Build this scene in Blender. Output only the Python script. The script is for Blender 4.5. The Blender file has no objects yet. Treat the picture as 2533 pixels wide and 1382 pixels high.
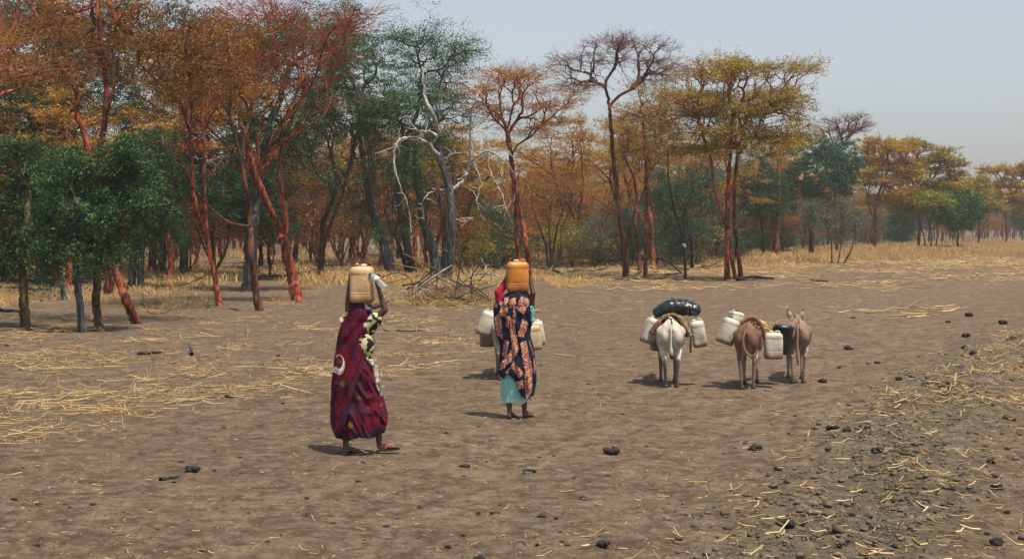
import bpy, bmesh, math, random
import numpy as np
from mathutils import Vector, Matrix

random.seed(7)
RNG = np.random.default_rng(7)
C = bpy.context.scene
COL = C.collection

# ------------------------------------------------------------------ camera, sky, sun
F, HY, CX, CAMH = 3600.0, 560.0, 1266.5, 2.4       # focal length (photo px), horizon row, centre column, eye height
cam_d = bpy.data.cameras.new('camera')
cam_d.sensor_width = 36.0
cam_d.lens = 36.0 * F / 2533.0
cam_d.shift_y = -(691.0 - HY) / 2533.0
cam_d.clip_end = 6000
cam_d.clip_start = 0.1
cam = bpy.data.objects.new('camera', cam_d)
COL.objects.link(cam)
cam.location = (0, 0, CAMH)
cam.rotation_euler = (math.radians(90), 0, 0)
C.camera = cam

SUN_TO = Vector((0.27, -0.27, 1.0)).normalized()
w = bpy.data.worlds.new('World')
C.world = w
w.use_nodes = True
nt = w.node_tree
bg = nt.nodes['Background']
sky = nt.nodes.new('ShaderNodeTexSky')
sky.sky_type = 'NISHITA'
sky.sun_disc = False
sky.sun_elevation = math.asin(SUN_TO.z)
sky.sun_rotation = math.atan2(SUN_TO.x, SUN_TO.y)
sky.altitude = 400
sky.air_density = 1.0
sky.dust_density = 3.0
sky.ozone_density = 1.5
hsv = nt.nodes.new('ShaderNodeHueSaturation')
hsv.inputs['Saturation'].default_value = 0.48
nt.links.new(sky.outputs[0], hsv.inputs['Color'])
nt.links.new(hsv.outputs[0], bg.inputs[0])
bg.inputs[1].default_value = 0.125

sl = bpy.data.lights.new('sun', 'SUN')
sl.energy = 5.0
sl.angle = math.radians(0.55)
sl.color = (1.0, 0.88, 0.70)
so = bpy.data.objects.new('sun', sl)
so.rotation_euler = SUN_TO.to_track_quat('Z', 'Y').to_euler()
so.location = (0, 0, 30)
COL.objects.link(so)
C.view_settings.view_transform = 'Standard'
C.view_settings.look = 'None'
C.view_settings.gamma = 1.0
C.view_settings.use_curve_mapping = False
C.view_settings.exposure = 0.27
C.cycles.max_bounces = 6
C.cycles.volume_bounces = 0
C.cycles.transparent_max_bounces = 8

# ------------------------------------------------------------------ helpers
def tag(o, label=None, cat=None, group=None, kind=None):
    if label: o['label'] = label
    if cat: o['category'] = cat
    if group: o['group'] = group
    if kind: o['kind'] = kind
    return o

def empty(name, loc, label, cat, group=None, rz=0.0):
    o = bpy.data.objects.new(name, None)
    o.empty_display_size = 0.3
    o.location = loc
    o.rotation_euler = (0, 0, rz)
    COL.objects.link(o)
    return tag(o, label, cat, group)

def obj(name, me, mat=None, parent=None, loc=None, rot=None):
    o = bpy.data.objects.new(name, me)
    COL.objects.link(o)
    if mat is not None and not me.materials:
        me.materials.append(mat)
    if parent is not None: o.parent = parent
    if loc is not None: o.location = loc
    if rot is not None: o.rotation_euler = rot
    return o

def mesh_np(name, V, Fq, smooth=True, tint=None, col=None):
    """V (n,3); Fq (m,3) or (m,4); tint: float per vertex; col: rgb per vertex"""
    me = bpy.data.meshes.new(name)
    V = np.asarray(V, dtype=np.float32); Fq = np.asarray(Fq, dtype=np.int32)
    n, (m, k) = len(V), Fq.shape
    me.vertices.add(n); me.vertices.foreach_set('co', V.ravel())
    me.loops.add(m * k); me.loops.foreach_set('vertex_index', Fq.ravel())
    me.polygons.add(m)
    me.polygons.foreach_set('loop_start', np.arange(0, m * k, k, dtype=np.int32))
    me.polygons.foreach_set('loop_total', np.full(m, k, dtype=np.int32))
    if smooth: me.polygons.foreach_set('use_smooth', np.ones(m, dtype=bool))
    if tint is not None:
        a = me.attributes.new('tint', 'FLOAT', 'POINT')
        a.data.foreach_set('value', np.asarray(tint, dtype=np.float32))
    if col is not None:
        a = me.color_attributes.new('Col', 'FLOAT_COLOR', 'POINT')
        c4 = np.ones((n, 4), dtype=np.float32); c4[:, :3] = col
        a.data.foreach_set('color', c4.ravel())
    me.update()
    me.validate()
    return me

def nz(v):
    return v / (np.linalg.norm(v, axis=-1, keepdims=True) + 1e-9)

def tubes_np(P, R, k, cap=False):
    """P (B,n,3) polylines, R (B,n) radii -> verts, quads"""
    P = np.asarray(P, float); R = np.asarray(R, float)
    B, n, _ = P.shape
    T = np.empty_like(P)
    T[:, 1:-1] = P[:, 2:] - P[:, :-2]
    T[:, 0] = P[:, 1] - P[:, 0]; T[:, -1] = P[:, -1] - P[:, -2]
    T = nz(T)
    main = nz(P[:, -1] - P[:, 0])
    ref = np.where(np.abs(main[:, 2:3]) > 0.8, np.array([[1.0, 0.1, 0.0]]), np.array([[0.05, 0.1, 1.0]]))[:, None, :]
    N = nz(np.cross(T, np.broadcast_to(ref, T.shape)))
    Bn = np.cross(T, N)
    a = np.arange(k) * 2 * math.pi / k
    V = P[:, :, None, :] + R[:, :, None, None] * (np.cos(a)[None, None, :, None] * N[:, :, None, :] + np.sin(a)[None, None, :, None] * Bn[:, :, None, :])
    i = np.arange(n - 1)[:, None] * k
    j = np.arange(k)[None, :]; j2 = (j + 1) % k
    q = np.stack([i + j, i + j2, i + k + j2, i + k + j], -1).reshape(-1, 4)
    Q = (q[None] + (np.arange(B) * n * k)[:, None, None]).reshape(-1, 4)
    return V.reshape(-1, 3), Q

class Pack:
    """collects quad batches into one mesh"""
    def __init__(s): s.V = []; s.Q = []; s.T = []; s.C = []; s.n = 0
    def add(s, V, Q, tint=None, col=None):
        if len(V) == 0: return
        s.V.append(V); s.Q.append(np.asarray(Q) + s.n); s.n += len(V)
        s.T.append(np.zeros(len(V)) if tint is None else np.asarray(tint))
        if col is not None: s.C.append(np.broadcast_to(col, (len(V), 3)))
    def mesh(s, name, smooth=True):
        return mesh_np(name, np.concatenate(s.V), np.concatenate(s.Q), smooth, np.concatenate(s.T),
                       np.concatenate(s.C) if s.C else None)

def hash2(ix, iy, seed):
    h = (ix.astype(np.int64) * 374761393 + iy.astype(np.int64) * 668265263 + seed * 1442695041) & 0xFFFFFFFF
    h = ((h ^ (h >> 13)) * 1274126177) & 0xFFFFFFFF
    h = h ^ (h >> 16)
    return (h & 0xFFFFFF) / float(0xFFFFFF)

def noise2(x, y, seed=0):
    x = np.asarray(x, float); y = np.asarray(y, float)
    ix = np.floor(x); iy = np.floor(y)
    fx = x - ix; fy = y - iy
    fx = fx * fx * (3 - 2 * fx); fy = fy * fy * (3 - 2 * fy)
    a = hash2(ix, iy, seed); b = hash2(ix + 1, iy, seed); c = hash2(ix, iy + 1, seed); d = hash2(ix + 1, iy + 1, seed)
    return (a * (1 - fx) + b * fx) * (1 - fy) + (c * (1 - fx) + d * fx) * fy * 1.0

def smooth01(x):
    x = np.clip(x, 0, 1); return x * x * (3 - 2 * x)

def dist_of(py):  return CAMH * F / (py - HY)                 # a ground row of the photograph -> metres
def ground_pt(px, py):
    D = dist_of(py); return ((px - CX) * D / F, D)

# ------------------------------------------------------------------ materials
def new_mat(name):
    m = bpy.data.materials.new(name); m.use_nodes = True
    t = m.node_tree; b = t.nodes['Principled BSDF']
    return m, t, b

def noise_node(t, scale, detail=4, rough=0.6, coord=None, dims='3D'):
    n = t.nodes.new('ShaderNodeTexNoise'); n.inputs['Scale'].default_value = scale
    n.inputs['Detail'].default_value = detail; n.inputs['Roughness'].default_value = rough
    if coord is not None: t.links.new(coord, n.inputs['Vector'])
    return n

def ramp(t, fac, stops):
    r = t.nodes.new('ShaderNodeValToRGB'); e = r.color_ramp.elements
    e[0].position, e[0].color = stops[0][0], (*stops[0][1], 1)
    e[1].position, e[1].color = stops[-1][0], (*stops[-1][1], 1)
    for p, c in stops[1:-1]:
        x = e.new(p); x.color = (*c, 1)
    t.links.new(fac, r.inputs[0]); return r.outputs[0]

def mixc(t, fac, a, b, mode='MIX'):
    m = t.nodes.new('ShaderNodeMix'); m.data_type = 'RGBA'; m.blend_type = mode
    for s, v in ((m.inputs[0], fac), (m.inputs[6], a), (m.inputs[7], b)):
        if isinstance(v, (int, float)): s.default_value = v
        elif isinstance(v, tuple): s.default_value = (*v, 1)
        else: t.links.new(v, s)
    return m.outputs[2]

def bump(t, b, h, strength, dist=0.02):
    n = t.nodes.new('ShaderNodeBump'); n.inputs['Strength'].default_value = strength; n.inputs['Distance'].default_value = dist
    t.links.new(h, n.inputs['Height']); t.links.new(n.outputs[0], b.inputs['Normal'])

def objcoord(t, scale=(1, 1, 1)):
    tc = t.nodes.new('ShaderNodeTexCoord')
    mp = t.nodes.new('ShaderNodeMapping'); mp.inputs['Scale'].default_value = scale
    t.links.new(tc.outputs['Object'], mp.inputs[0]); return mp.outputs[0]

def bark(name, c1, c2, c3, rough=0.85):
    m, t, b = new_mat(name)
    v = objcoord(t, (1, 1, 0.22))
    n1 = noise_node(t, 9, 5, 0.65, v); n2 = noise_node(t, 1.3, 3, 0.5, objcoord(t))
    col = ramp(t, n1.outputs[0], [(0.36, tuple(x * .5 for x in c1)), (0.46, c1), (0.55, c2), (0.70, c3)])
    col = mixc(t, ramp(t, n2.outputs[0], [(0.48, (0, 0, 0)), (0.66, (0.7, 0.7, 0.7))]), col, tuple((x + y_) / 2 for x, y_ in zip(c1, (.07, .06, .055))))
    n3 = noise_node(t, 4.0, 5, 0.7, v); col = mixc(t, ramp(t, n3.outputs[0], [(0.60, (0, 0, 0)), (0.70, (.45, .45, .45))]), col, tuple(min(1, x * .6 + .10) for x in c3))
    t.links.new(col, b.inputs['Base Color'])
    b.inputs['Roughness'].default_value = rough
    b.inputs['Specular IOR Level'].default_value = 0.2
    bump(t, b, n1.outputs[0], 1.0, 0.06)
    return m

def leafmat(name, ca, cb, cc, trans=0.3):
    m = bpy.data.materials.new(name); m.use_nodes = True; t = m.node_tree
    t.nodes.clear()
    out = t.nodes.new('ShaderNodeOutputMaterial')
    at = t.nodes.new('ShaderNodeAttribute'); at.attribute_name = 'tint'
    col = ramp(t, at.outputs['Fac'], [(0.0, ca), (0.55, cb), (1.0, cc)])
    d = t.nodes.new('ShaderNodeBsdfDiffuse'); tr = t.nodes.new('ShaderNodeBsdfTranslucent')
    mx = t.nodes.new('ShaderNodeMixShader'); mx.inputs[0].default_value = trans
    t.links.new(col, d.inputs[0]); t.links.new(col, tr.inputs[0])
    t.links.new(d.outputs[0], mx.inputs[1]); t.links.new(tr.outputs[0], mx.inputs[2])
    t.links.new(mx.outputs[0], out.inputs[0])
    return m

def plain(name, c, rough=0.6, var=0.25, scale=12, bumpy=0.0, spec=0.4):
    m, t, b = new_mat(name)
    n = noise_node(t, scale, 4, 0.6, objcoord(t))
    lo = tuple(x * (1 - var) for x in c); hi = tuple(min(1, x * (1 + var)) for x in c)
    t.links.new(ramp(t, n.outputs[0], [(0.3, lo), (0.7, hi)]), b.inputs['Base Color'])
    b.inputs['Roughness'].default_value = rough; b.inputs['Specular IOR Level'].default_value = spec
    if bumpy: bump(t, b, n.outputs[0], bumpy, 0.01)
    return m

def colmat(name, rough=0.85, wv=0.12, scale=60, bumpy=0.25, spec=0.15, sheen=0.0):
    """cloth / skin / coat whose print is stored on the mesh"""
    m, t, b = new_mat(name)
    at = t.nodes.new('ShaderNodeAttribute'); at.attribute_name = 'Col'
    n = noise_node(t, scale, 4, 0.6, objcoord(t))
    g = ramp(t, n.outputs[0], [(0.3, (1 - wv,) * 3), (0.7, (1 + wv,) * 3)])
    t.links.new(mixc(t, 1.0, at.outputs['Color'], g, 'MULTIPLY'), b.inputs['Base Color'])
    b.inputs['Roughness'].default_value = rough; b.inputs['Specular IOR Level'].default_value = spec
    if sheen: b.inputs['Sheen Weight'].default_value = sheen
    if bumpy: bump(t, b, n.outputs[0], bumpy, 0.006)
    return m

M = {}
M['bark_red'] = bark('bark_red', (0.075, 0.020, 0.013), (0.31, 0.062, 0.026), (0.50, 0.15, 0.06))
M['bark_brown'] = bark('bark_brown', (0.05, 0.022, 0.016), (0.14, 0.045, 0.025), (0.24, 0.09, 0.045))
M['bark_orange'] = bark('bark_orange', (0.14, 0.04, 0.02), (0.38, 0.12, 0.045), (0.55, 0.22, 0.09))
M['bark_olive'] = bark('bark_olive', (0.05, 0.038, 0.02), (0.12, 0.085, 0.035), (0.24, 0.13, 0.055))
M['bark_grey'] = bark('bark_grey', (0.025, 0.027, 0.032), (0.075, 0.08, 0.085), (0.17, 0.17, 0.165))
M['bark_dark'] = bark('bark_dark', (0.015, 0.014, 0.016), (0.04, 0.035, 0.035), (0.09, 0.065, 0.055))
M['bark_dead'] = bark('bark_dead', (0.26, 0.25, 0.24), (0.46, 0.44, 0.41), (0.68, 0.64, 0.57))
M['twig_rust'] = plain('twig_rust', (0.24, 0.06, 0.026), 0.9, 0.35, 1.2, 0, 0.1)
M['twig_orange'] = plain('twig_orange', (0.30, 0.115, 0.042), 0.9, 0.35, 1.2, 0, 0.1)
M['twig_brown'] = plain('twig_brown', (0.17, 0.068, 0.036), 0.9, 0.35, 1.2, 0, 0.1)
M['twig_purple'] = plain('twig_purple', (0.15, 0.085, 0.085), 0.9, 0.3, 1.2, 0, 0.1)
M['twig_grey'] = plain('twig_grey', (0.060, 0.060, 0.045), 0.9, 0.3, 1.2, 0, 0.1)
M['twig_pale'] = plain('twig_pale', (0.50, 0.47, 0.43), 0.9, 0.3, 1.2, 0, 0.1)
M['leaf_gold'] = leafmat('leaf_gold', (0.20, 0.11, 0.03), (0.38, 0.25, 0.04), (0.62, 0.48, 0.07))
M['leaf_rust'] = leafmat('leaf_rust', (0.07, 0.05, 0.02), (0.19, 0.115, 0.028), (0.42, 0.27, 0.05))
M['leaf_olive'] = leafmat('leaf_olive', (0.11, 0.12, 0.03), (0.28, 0.25, 0.04), (0.58, 0.46, 0.06))
M['leaf_lime'] = leafmat('leaf_lime', (0.10, 0.14, 0.02), (0.22, 0.25, 0.03), (0.36, 0.36, 0.05))
M['leaf_green'] = leafmat('leaf_green', (0.008, 0.030, 0.013), (0.028, 0.090, 0.036), (0.16, 0.29, 0.09), .2)
M['leaf_dark'] = leafmat('leaf_dark', (0.010, 0.035, 0.02), (0.022, 0.072, 0.034), (0.06, 0.13, 0.05))
M['leaf_blue'] = leafmat('leaf_blue', (0.018, 0.06, 0.042), (0.04, 0.11, 0.07), (0.10, 0.19, 0.11))
M['leaf_grey'] = leafmat('leaf_grey', (0.07, 0.09, 0.07), (0.13, 0.155, 0.12), (0.22, 0.24, 0.18))
M['straw'] = leafmat('straw', (0.20, 0.13, 0.06), (0.46, 0.32, 0.155), (0.72, 0.57, 0.34), 0.12)
M['grass'] = leafmat('dry_grass', (0.30, 0.18, 0.08), (0.56, 0.38, 0.17), (0.78, 0.60, 0.32), 0.3)
M['dung'] = plain('dung', (0.030, 0.028, 0.026), 0.9, 0.6, 40, 1.0, 0.2)
M['soil_clod'] = plain('soil_clod', (0.118, 0.098, 0.072), 0.95, 0.6, 3, 0, 0.1)

# ------------------------------------------------------------------ the ground
CEN = np.array([[-40, -14], [0, -5], [6, -2.4], [10.5, -0.6], [16, 1.2], [26, 4.6], [48, 12.5], [96, 36], [200, 100], [400, 220], [3000, 1800]], float)
BER = np.array([[-40, -8], [5, 1.0], [10.5, 2.35], [13.5, 3.45], [17.6, 4.95], [23.3, 7.4], [31, 11.0], [60, 27], [110, 60], [3000, 2000]], float)
def across(x, y): return x - np.interp(y, CEN[:, 0], CEN[:, 1])
def berm_off(x, y): return x - np.interp(y, BER[:, 0], BER[:, 1])
def berm_mask(x, y):
    wd = 0.62 + 0.016 * np.clip(y, 0, 60)
    e = np.abs(berm_off(x, y) + 0.35 * (noise2(np.asarray(y) / 1.3, np.asarray(x) / 1.3, 5) - 0.5)) / wd
    return smooth01(1.45 - e) * smooth01((60 - np.asarray(y)) / 30)
def gh(x, y):
    x = np.asarray(x, float); y = np.asarray(y, float)
    h = 0.07 * (noise2(x / 4.1, y / 4.1, 1) - 0.5) + 0.03 * (noise2(x / 1.1, y / 1.1, 2) - 0.5)
    h = h + 0.016 * (noise2(x / 0.33, y / 0.33, 3) - 0.5)
    a = across(x, y)
    track = smooth01(1.35 - np.abs(a) / 3.0)
    h = h * (1 - 0.5 * track) - 0.03 * track
    h = h - 0.022 * np.exp(-((a - 0.95) / 0.28) ** 2) - 0.022 * np.exp(-((a + 0.85) / 0.28) ** 2)
    bm = berm_mask(x, y)
    h = h + bm * (0.05 + 0.10 * (noise2(x / 0.45, y / 0.45, 8) - 0.42) + 0.085 * (noise2(x / 0.16, y / 0.2, 9) - 0.5))
    return h
def gz(x, y): return float(gh(x, y))
def prints(X, Y):
    rg = np.random.default_rng(55); h = np.zeros_like(X)
    for _ in range(420):
        y = 8.5 + rg.exponential(7); x = y * rg.uniform(-.38, .30); r = rg.uniform(.05, .09)
        m = (np.abs(Y - y) < .4) & (np.abs(X - x) < .4)
        if not m.any(): continue
        q = ((X[m] - x) / r) ** 2 + ((Y[m] - y) / (r * 1.5)) ** 2
        h[m] += -.022 * np.exp(-q ** 1.5) + .010 * np.exp(-(np.sqrt(q) - 1.5) ** 2 * 5)
    return h

def build_ground():
    rows = np.concatenate([np.linspace(-60, 6.8, 12), np.concatenate([np.geomspace(7.4, 30, 330)[:-1], np.geomspace(30, 320, 230)]), np.geomspace(330, 3500, 22)])
    u = np.concatenate([-np.geomspace(40, 1.08, 16), np.linspace(-1.04, 1.04, 500), np.geomspace(1.08, 40, 16)])
    Y, U = np.meshgrid(rows, u, indexing='ij')
    Wd = 0.37 * np.clip(Y, 6, None) + 1.0
    X = U * Wd
    fade = smooth01((500 - Y) / 200) * smooth01((Y + 10) / 10) * smooth01((3 - np.abs(U)) / 1.5)
    Z = (gh(X, Y) + prints(X, Y)) * fade
    r, c = Y.shape
    i = np.arange(r - 1)[:, None] * c + np.arange(c - 1)[None, :]
    Q = np.stack([i, i + 1, i + c + 1, i + c], -1).reshape(-1, 4)
    me = mesh_np('ground', np.stack([X, Y, Z], -1).reshape(-1, 3), Q)
    for nm, arr in (('across', across(X, Y)), ('berm', berm_mask(X, Y))):
        at = me.attributes.new(nm, 'FLOAT', 'POINT'); at.data.foreach_set('value', arr.astype(np.float32).ravel())
    m, t, b = new_mat('dry_earth')
    tc = t.nodes.new('ShaderNodeTexCoord').outputs['Object']
    aa = t.nodes.new('ShaderNodeAttribute'); aa.attribute_name = 'across'
    ab = t.nodes.new('ShaderNodeAttribute'); ab.attribute_name = 'berm'
    sep = t.nodes.new('ShaderNodeSeparateXYZ'); t.links.new(tc, sep.inputs[0])
    cmb = t.nodes.new('ShaderNodeCombineXYZ')
    t.links.new(aa.outputs['Fac'], cmb.inputs[0])
    my = t.nodes.new('ShaderNodeMath'); my.operation = 'MULTIPLY'; my.inputs[1].default_value = 0.30
    t.links.new(sep.outputs[1], my.inputs[0]); t.links.new(my.outputs[0], cmb.inputs[1])
    big = noise_node(t, 0.35, 4, 0.55, tc); mid = noise_node(t, 2.2, 6, 0.7, tc); fine = noise_node(t, 28, 6, 0.75, tc)
    streak = noise_node(t, 2.6, 5, 0.62, cmb.outputs[0])
    grain = noise_node(t, 110, 3, 0.8, tc)
    c = ramp(t, mid.outputs[0], [(0.38, (0.074, 0.051, 0.035)), (0.5, (0.136, 0.097, 0.066)), (0.62, (0.205, 0.154, 0.110))])
    c = mixc(t, ramp(t, big.outputs[0], [(0.4, (0, 0, 0)), (0.62, (0.6, 0.6, 0.6))]), c, (0.122, 0.083, 0.058))
    # pale trodden dust on the track
    ma = t.nodes.new('ShaderNodeMath'); ma.operation = 'ABSOLUTE'; t.links.new(aa.outputs['Fac'], ma.inputs[0])
    tm = t.nodes.new('ShaderNodeMapRange'); tm.inputs[1].default_value = 4.2; tm.inputs[2].default_value = 1.6; tm.interpolation_type = 'SMOOTHSTEP'
    t.links.new(ma.outputs[0], tm.inputs[0])
    sr = ramp(t, streak.outputs[0], [(0.48, (0, 0, 0)), (0.66, (.55, .55, .55))])
    mm = t.nodes.new('ShaderNodeMath'); mm.operation = 'MULTIPLY'; t.links.new(tm.outputs[0], mm.inputs[0]); t.links.new(sr, mm.inputs[1])
    c = mixc(t, mm.outputs[0], c, (0.245, 0.190, 0.132))
    bn = noise_node(t, 5, 5, .7, tc); bmx = t.nodes.new('ShaderNodeMath'); bmx.operation = 'MULTIPLY'; t.links.new(ab.outputs['Fac'], bmx.inputs[0]); t.links.new(ramp(t, bn.outputs[0], [(.36, (.15, .15, .15)), (.56, (.95, .95, .95))]), bmx.inputs[1])
    c = mixc(t, bmx.outputs[0], c, (0.105, 0.092, 0.070))
    # dark crumbs, shadow of small pits painted into the colour, fine pale chaff
    vor = t.nodes.new('ShaderNodeTexVoronoi'); vor.inputs['Scale'].default_value = 7.0; t.links.new(tc, vor.inputs['Vector'])
    crumb = ramp(t, vor.outputs['Distance'], [(0.06, (0.75, 0.75, 0.75)), (0.16, (0, 0, 0))])
    cm2 = t.nodes.new('ShaderNodeMath'); cm2.operation = 'MULTIPLY'; t.links.new(crumb, cm2.inputs[0])
    t.links.new(ramp(t, mid.outputs[0], [(0.45, (0, 0, 0)), (0.6, (1, 1, 1))]), cm2.inputs[1])
    c = mixc(t, cm2.outputs[0], c, (0.05, 0.042, 0.036))
    n7 = noise_node(t, 6.5, 7, .78, tc)
    c = mixc(t, ramp(t, n7.outputs[0], [(.38, (.9, .9, .9)), (.495, (0, 0, 0))]), c, (.062, .045, .034))
    c = mixc(t, ramp(t, n7.outputs[0], [(.51, (0, 0, 0)), (.62, (.75, .75, .75))]), c, (.235, .182, .132))
    pl = noise_node(t, 0.9, 6, .72, tc)
    c = mixc(t, ramp(t, pl.outputs[0], [(.52, (0, 0, 0)), (.70, (.6, .6, .6))]), c, (.200, .152, .103))
    c = mixc(t, ramp(t, fine.outputs[0], [(0.36, (0.8, 0.8, 0.8)), (0.50, (0, 0, 0))]), c, (0.062, 0.048, 0.038))
    c = mixc(t, ramp(t, grain.outputs[0], [(0.62, (0, 0, 0)), (0.74, (0.65, 0.65, 0.65))]), c, (0.38, 0.29, 0.18))
    t.links.new(c, b.inputs['Base Color'])
    b.inputs['Roughness'].default_value = 0.95; b.inputs['Specular IOR Level'].default_value = 0.1
    b1 = t.nodes.new('ShaderNodeBump'); b0 = t.nodes.new('ShaderNodeBump'); b0.inputs['Strength'].default_value = 1.0; b0.inputs['Distance'].default_value = 0.03; t.links.new(n7.outputs[0], b0.inputs['Height'])
    t.links.new(b0.outputs[0], b1.inputs['Normal']); b1.inputs['Strength'].default_value = 1.0; b1.inputs['Distance'].default_value = 0.05
    t.links.new(mid.outputs[0], b1.inputs['Height'])
    b2 = t.nodes.new('ShaderNodeBump'); b2.inputs['Strength'].default_value = 1.0; b2.inputs['Distance'].default_value = 0.02
    t.links.new(fine.outputs[0], b2.inputs['Height']); t.links.new(b1.outputs[0], b2.inputs['Normal'])
    t.links.new(b2.outputs[0], b.inputs['Normal'])
    tag(obj('ground', me, m), kind='structure')
build_ground()

# ------------------------------------------------------------------ trees
def split2(P, rng):
    """two clusters of a point set along its widest direction"""
    c = P.mean(0); X = P - c
    v = rng.normal(size=3)
    cov = X.T @ X
    for _ in range(4): v = cov @ v; v /= np.linalg.norm(v) + 1e-12
    d = X @ v
    th = np.quantile(d, rng.uniform(0.36, 0.64))
    m = d > th
    if m.all() or not m.any(): m = np.arange(len(P)) % 2 == 0
    return m

def grow(start, sdir, r0, T, rng, rtip=0.011, frac=0.42, expo=0.47, wob=0.06):
    """branches from a fork point towards every target point; returns list of (3-point curve, radii)"""
    out = []
    stack = [(np.array(start, float), nz(np.array(sdir, float)), r0, T)]
    while stack:
        p, d, rp, P = stack.pop()
        n = len(P)
        if n == 1:
            e = P[0]; L = np.linalg.norm(e - p)
            mid = p + d * L * 0.35 + (e - p) * 0.15 + rng.normal(size=3) * L * 0.05
            out.append((p, mid, e, min(rp, rtip * 1.3), rtip * 0.55))
            continue
        m = split2(P, rng)
        for Q in (P[m], P[~m]):
            k = len(Q)
            cen = Q.mean(0)
            v = cen - p; L = np.linalg.norm(v)
            f = frac * rng.uniform(0.8, 1.2) if k > 2 else 0.6
            e = p + v * f + rng.normal(size=3) * L * wob
            r = min(rp, rtip * k ** expo)
            mid = p + d * L * f * 0.32 + (e - p) * 0.28 + rng.normal(size=3) * L * f * 0.05
            out.append((p, mid, e, min(rp, r * 1.12), r * 0.93))
            nd = nz(e - mid)
            stack.append((e, nd, r * 0.93, Q))
    return out

def smooth_line(pts, n):
    """Catmull-Rom through points"""
    P = np.array(pts, float)
    P = np.vstack([2 * P[0] - P[1], P, 2 * P[-1] - P[-2]])
    segs = len(P) - 3; t = np.linspace(0, segs - 1e-6, n); i = t.astype(int); f = (t - i)[:, None]
    a, b, c, d = P[i], P[i + 1], P[i + 2], P[i + 3]
    return 0.5 * ((2 * b) + (-a + c) * f + (2 * a - 5 * b + 4 * c - d) * f ** 2 + (-a + 3 * b - 3 * c + d) * f ** 3)

def leaf_quads(P, size, rng, flat=0.0, aspect=1.0):
    n = len(P)
    a = nz(rng.normal(size=(n, 3)) * np.array([1, 1, 1 - flat]))
    b = nz(np.cross(a, rng.normal(size=(n, 3))))
    s = size * rng.uniform(0.6, 1.4, (n, 1))
    V = np.stack([P - a * s, P - b * s * 0.45 * aspect, P + a * s, P + b * s * 0.45 * aspect], 1).reshape(-1, 3)
    Q = np.arange(4 * n).reshape(n, 4)
    return V, Q, np.repeat(np.clip(rng.normal(0.5, 0.24, n), 0, 1), 4)

def crown_targets(ells, n, rng, clump=0.5, top=0.0, flatc=False):
    """points in a union of ellipsoids (cx,cy,cz,rx,ry,rz), fuller to the outside, clumped"""
    vol = np.array([e[3] * e[4] * e[5] for e in ells]) ** 0.8; vol /= vol.sum()
    cnt = np.maximum(4, (vol * n * 1.0).astype(int))
    out = []
    for e, k in zip(ells, cnt):
        nc = max(6, k // (12 if flatc else 8))
        d = nz(rng.normal(size=(nc, 3))); r = rng.uniform(0.25, 1.0, (nc, 1)) ** 0.5
        cc = d * r
        if top: cc[:, 2] = np.where(cc[:, 2] < 0, cc[:, 2] * (1 - top), cc[:, 2])
        pick = rng.integers(0, nc, k)
        if flatc:
            q = cc[pick] * np.array([e[3], e[4], e[5]]) + rng.normal(size=(k, 3)) * np.array([.50, .50, .10])
        else:
            q = cc[pick] * np.array([e[3], e[4], e[5]]) + rng.normal(size=(k, 3)) * clump
        out.append(q + np.array([e[0], e[1], e[2]]))
    return np.concatenate(out)

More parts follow.
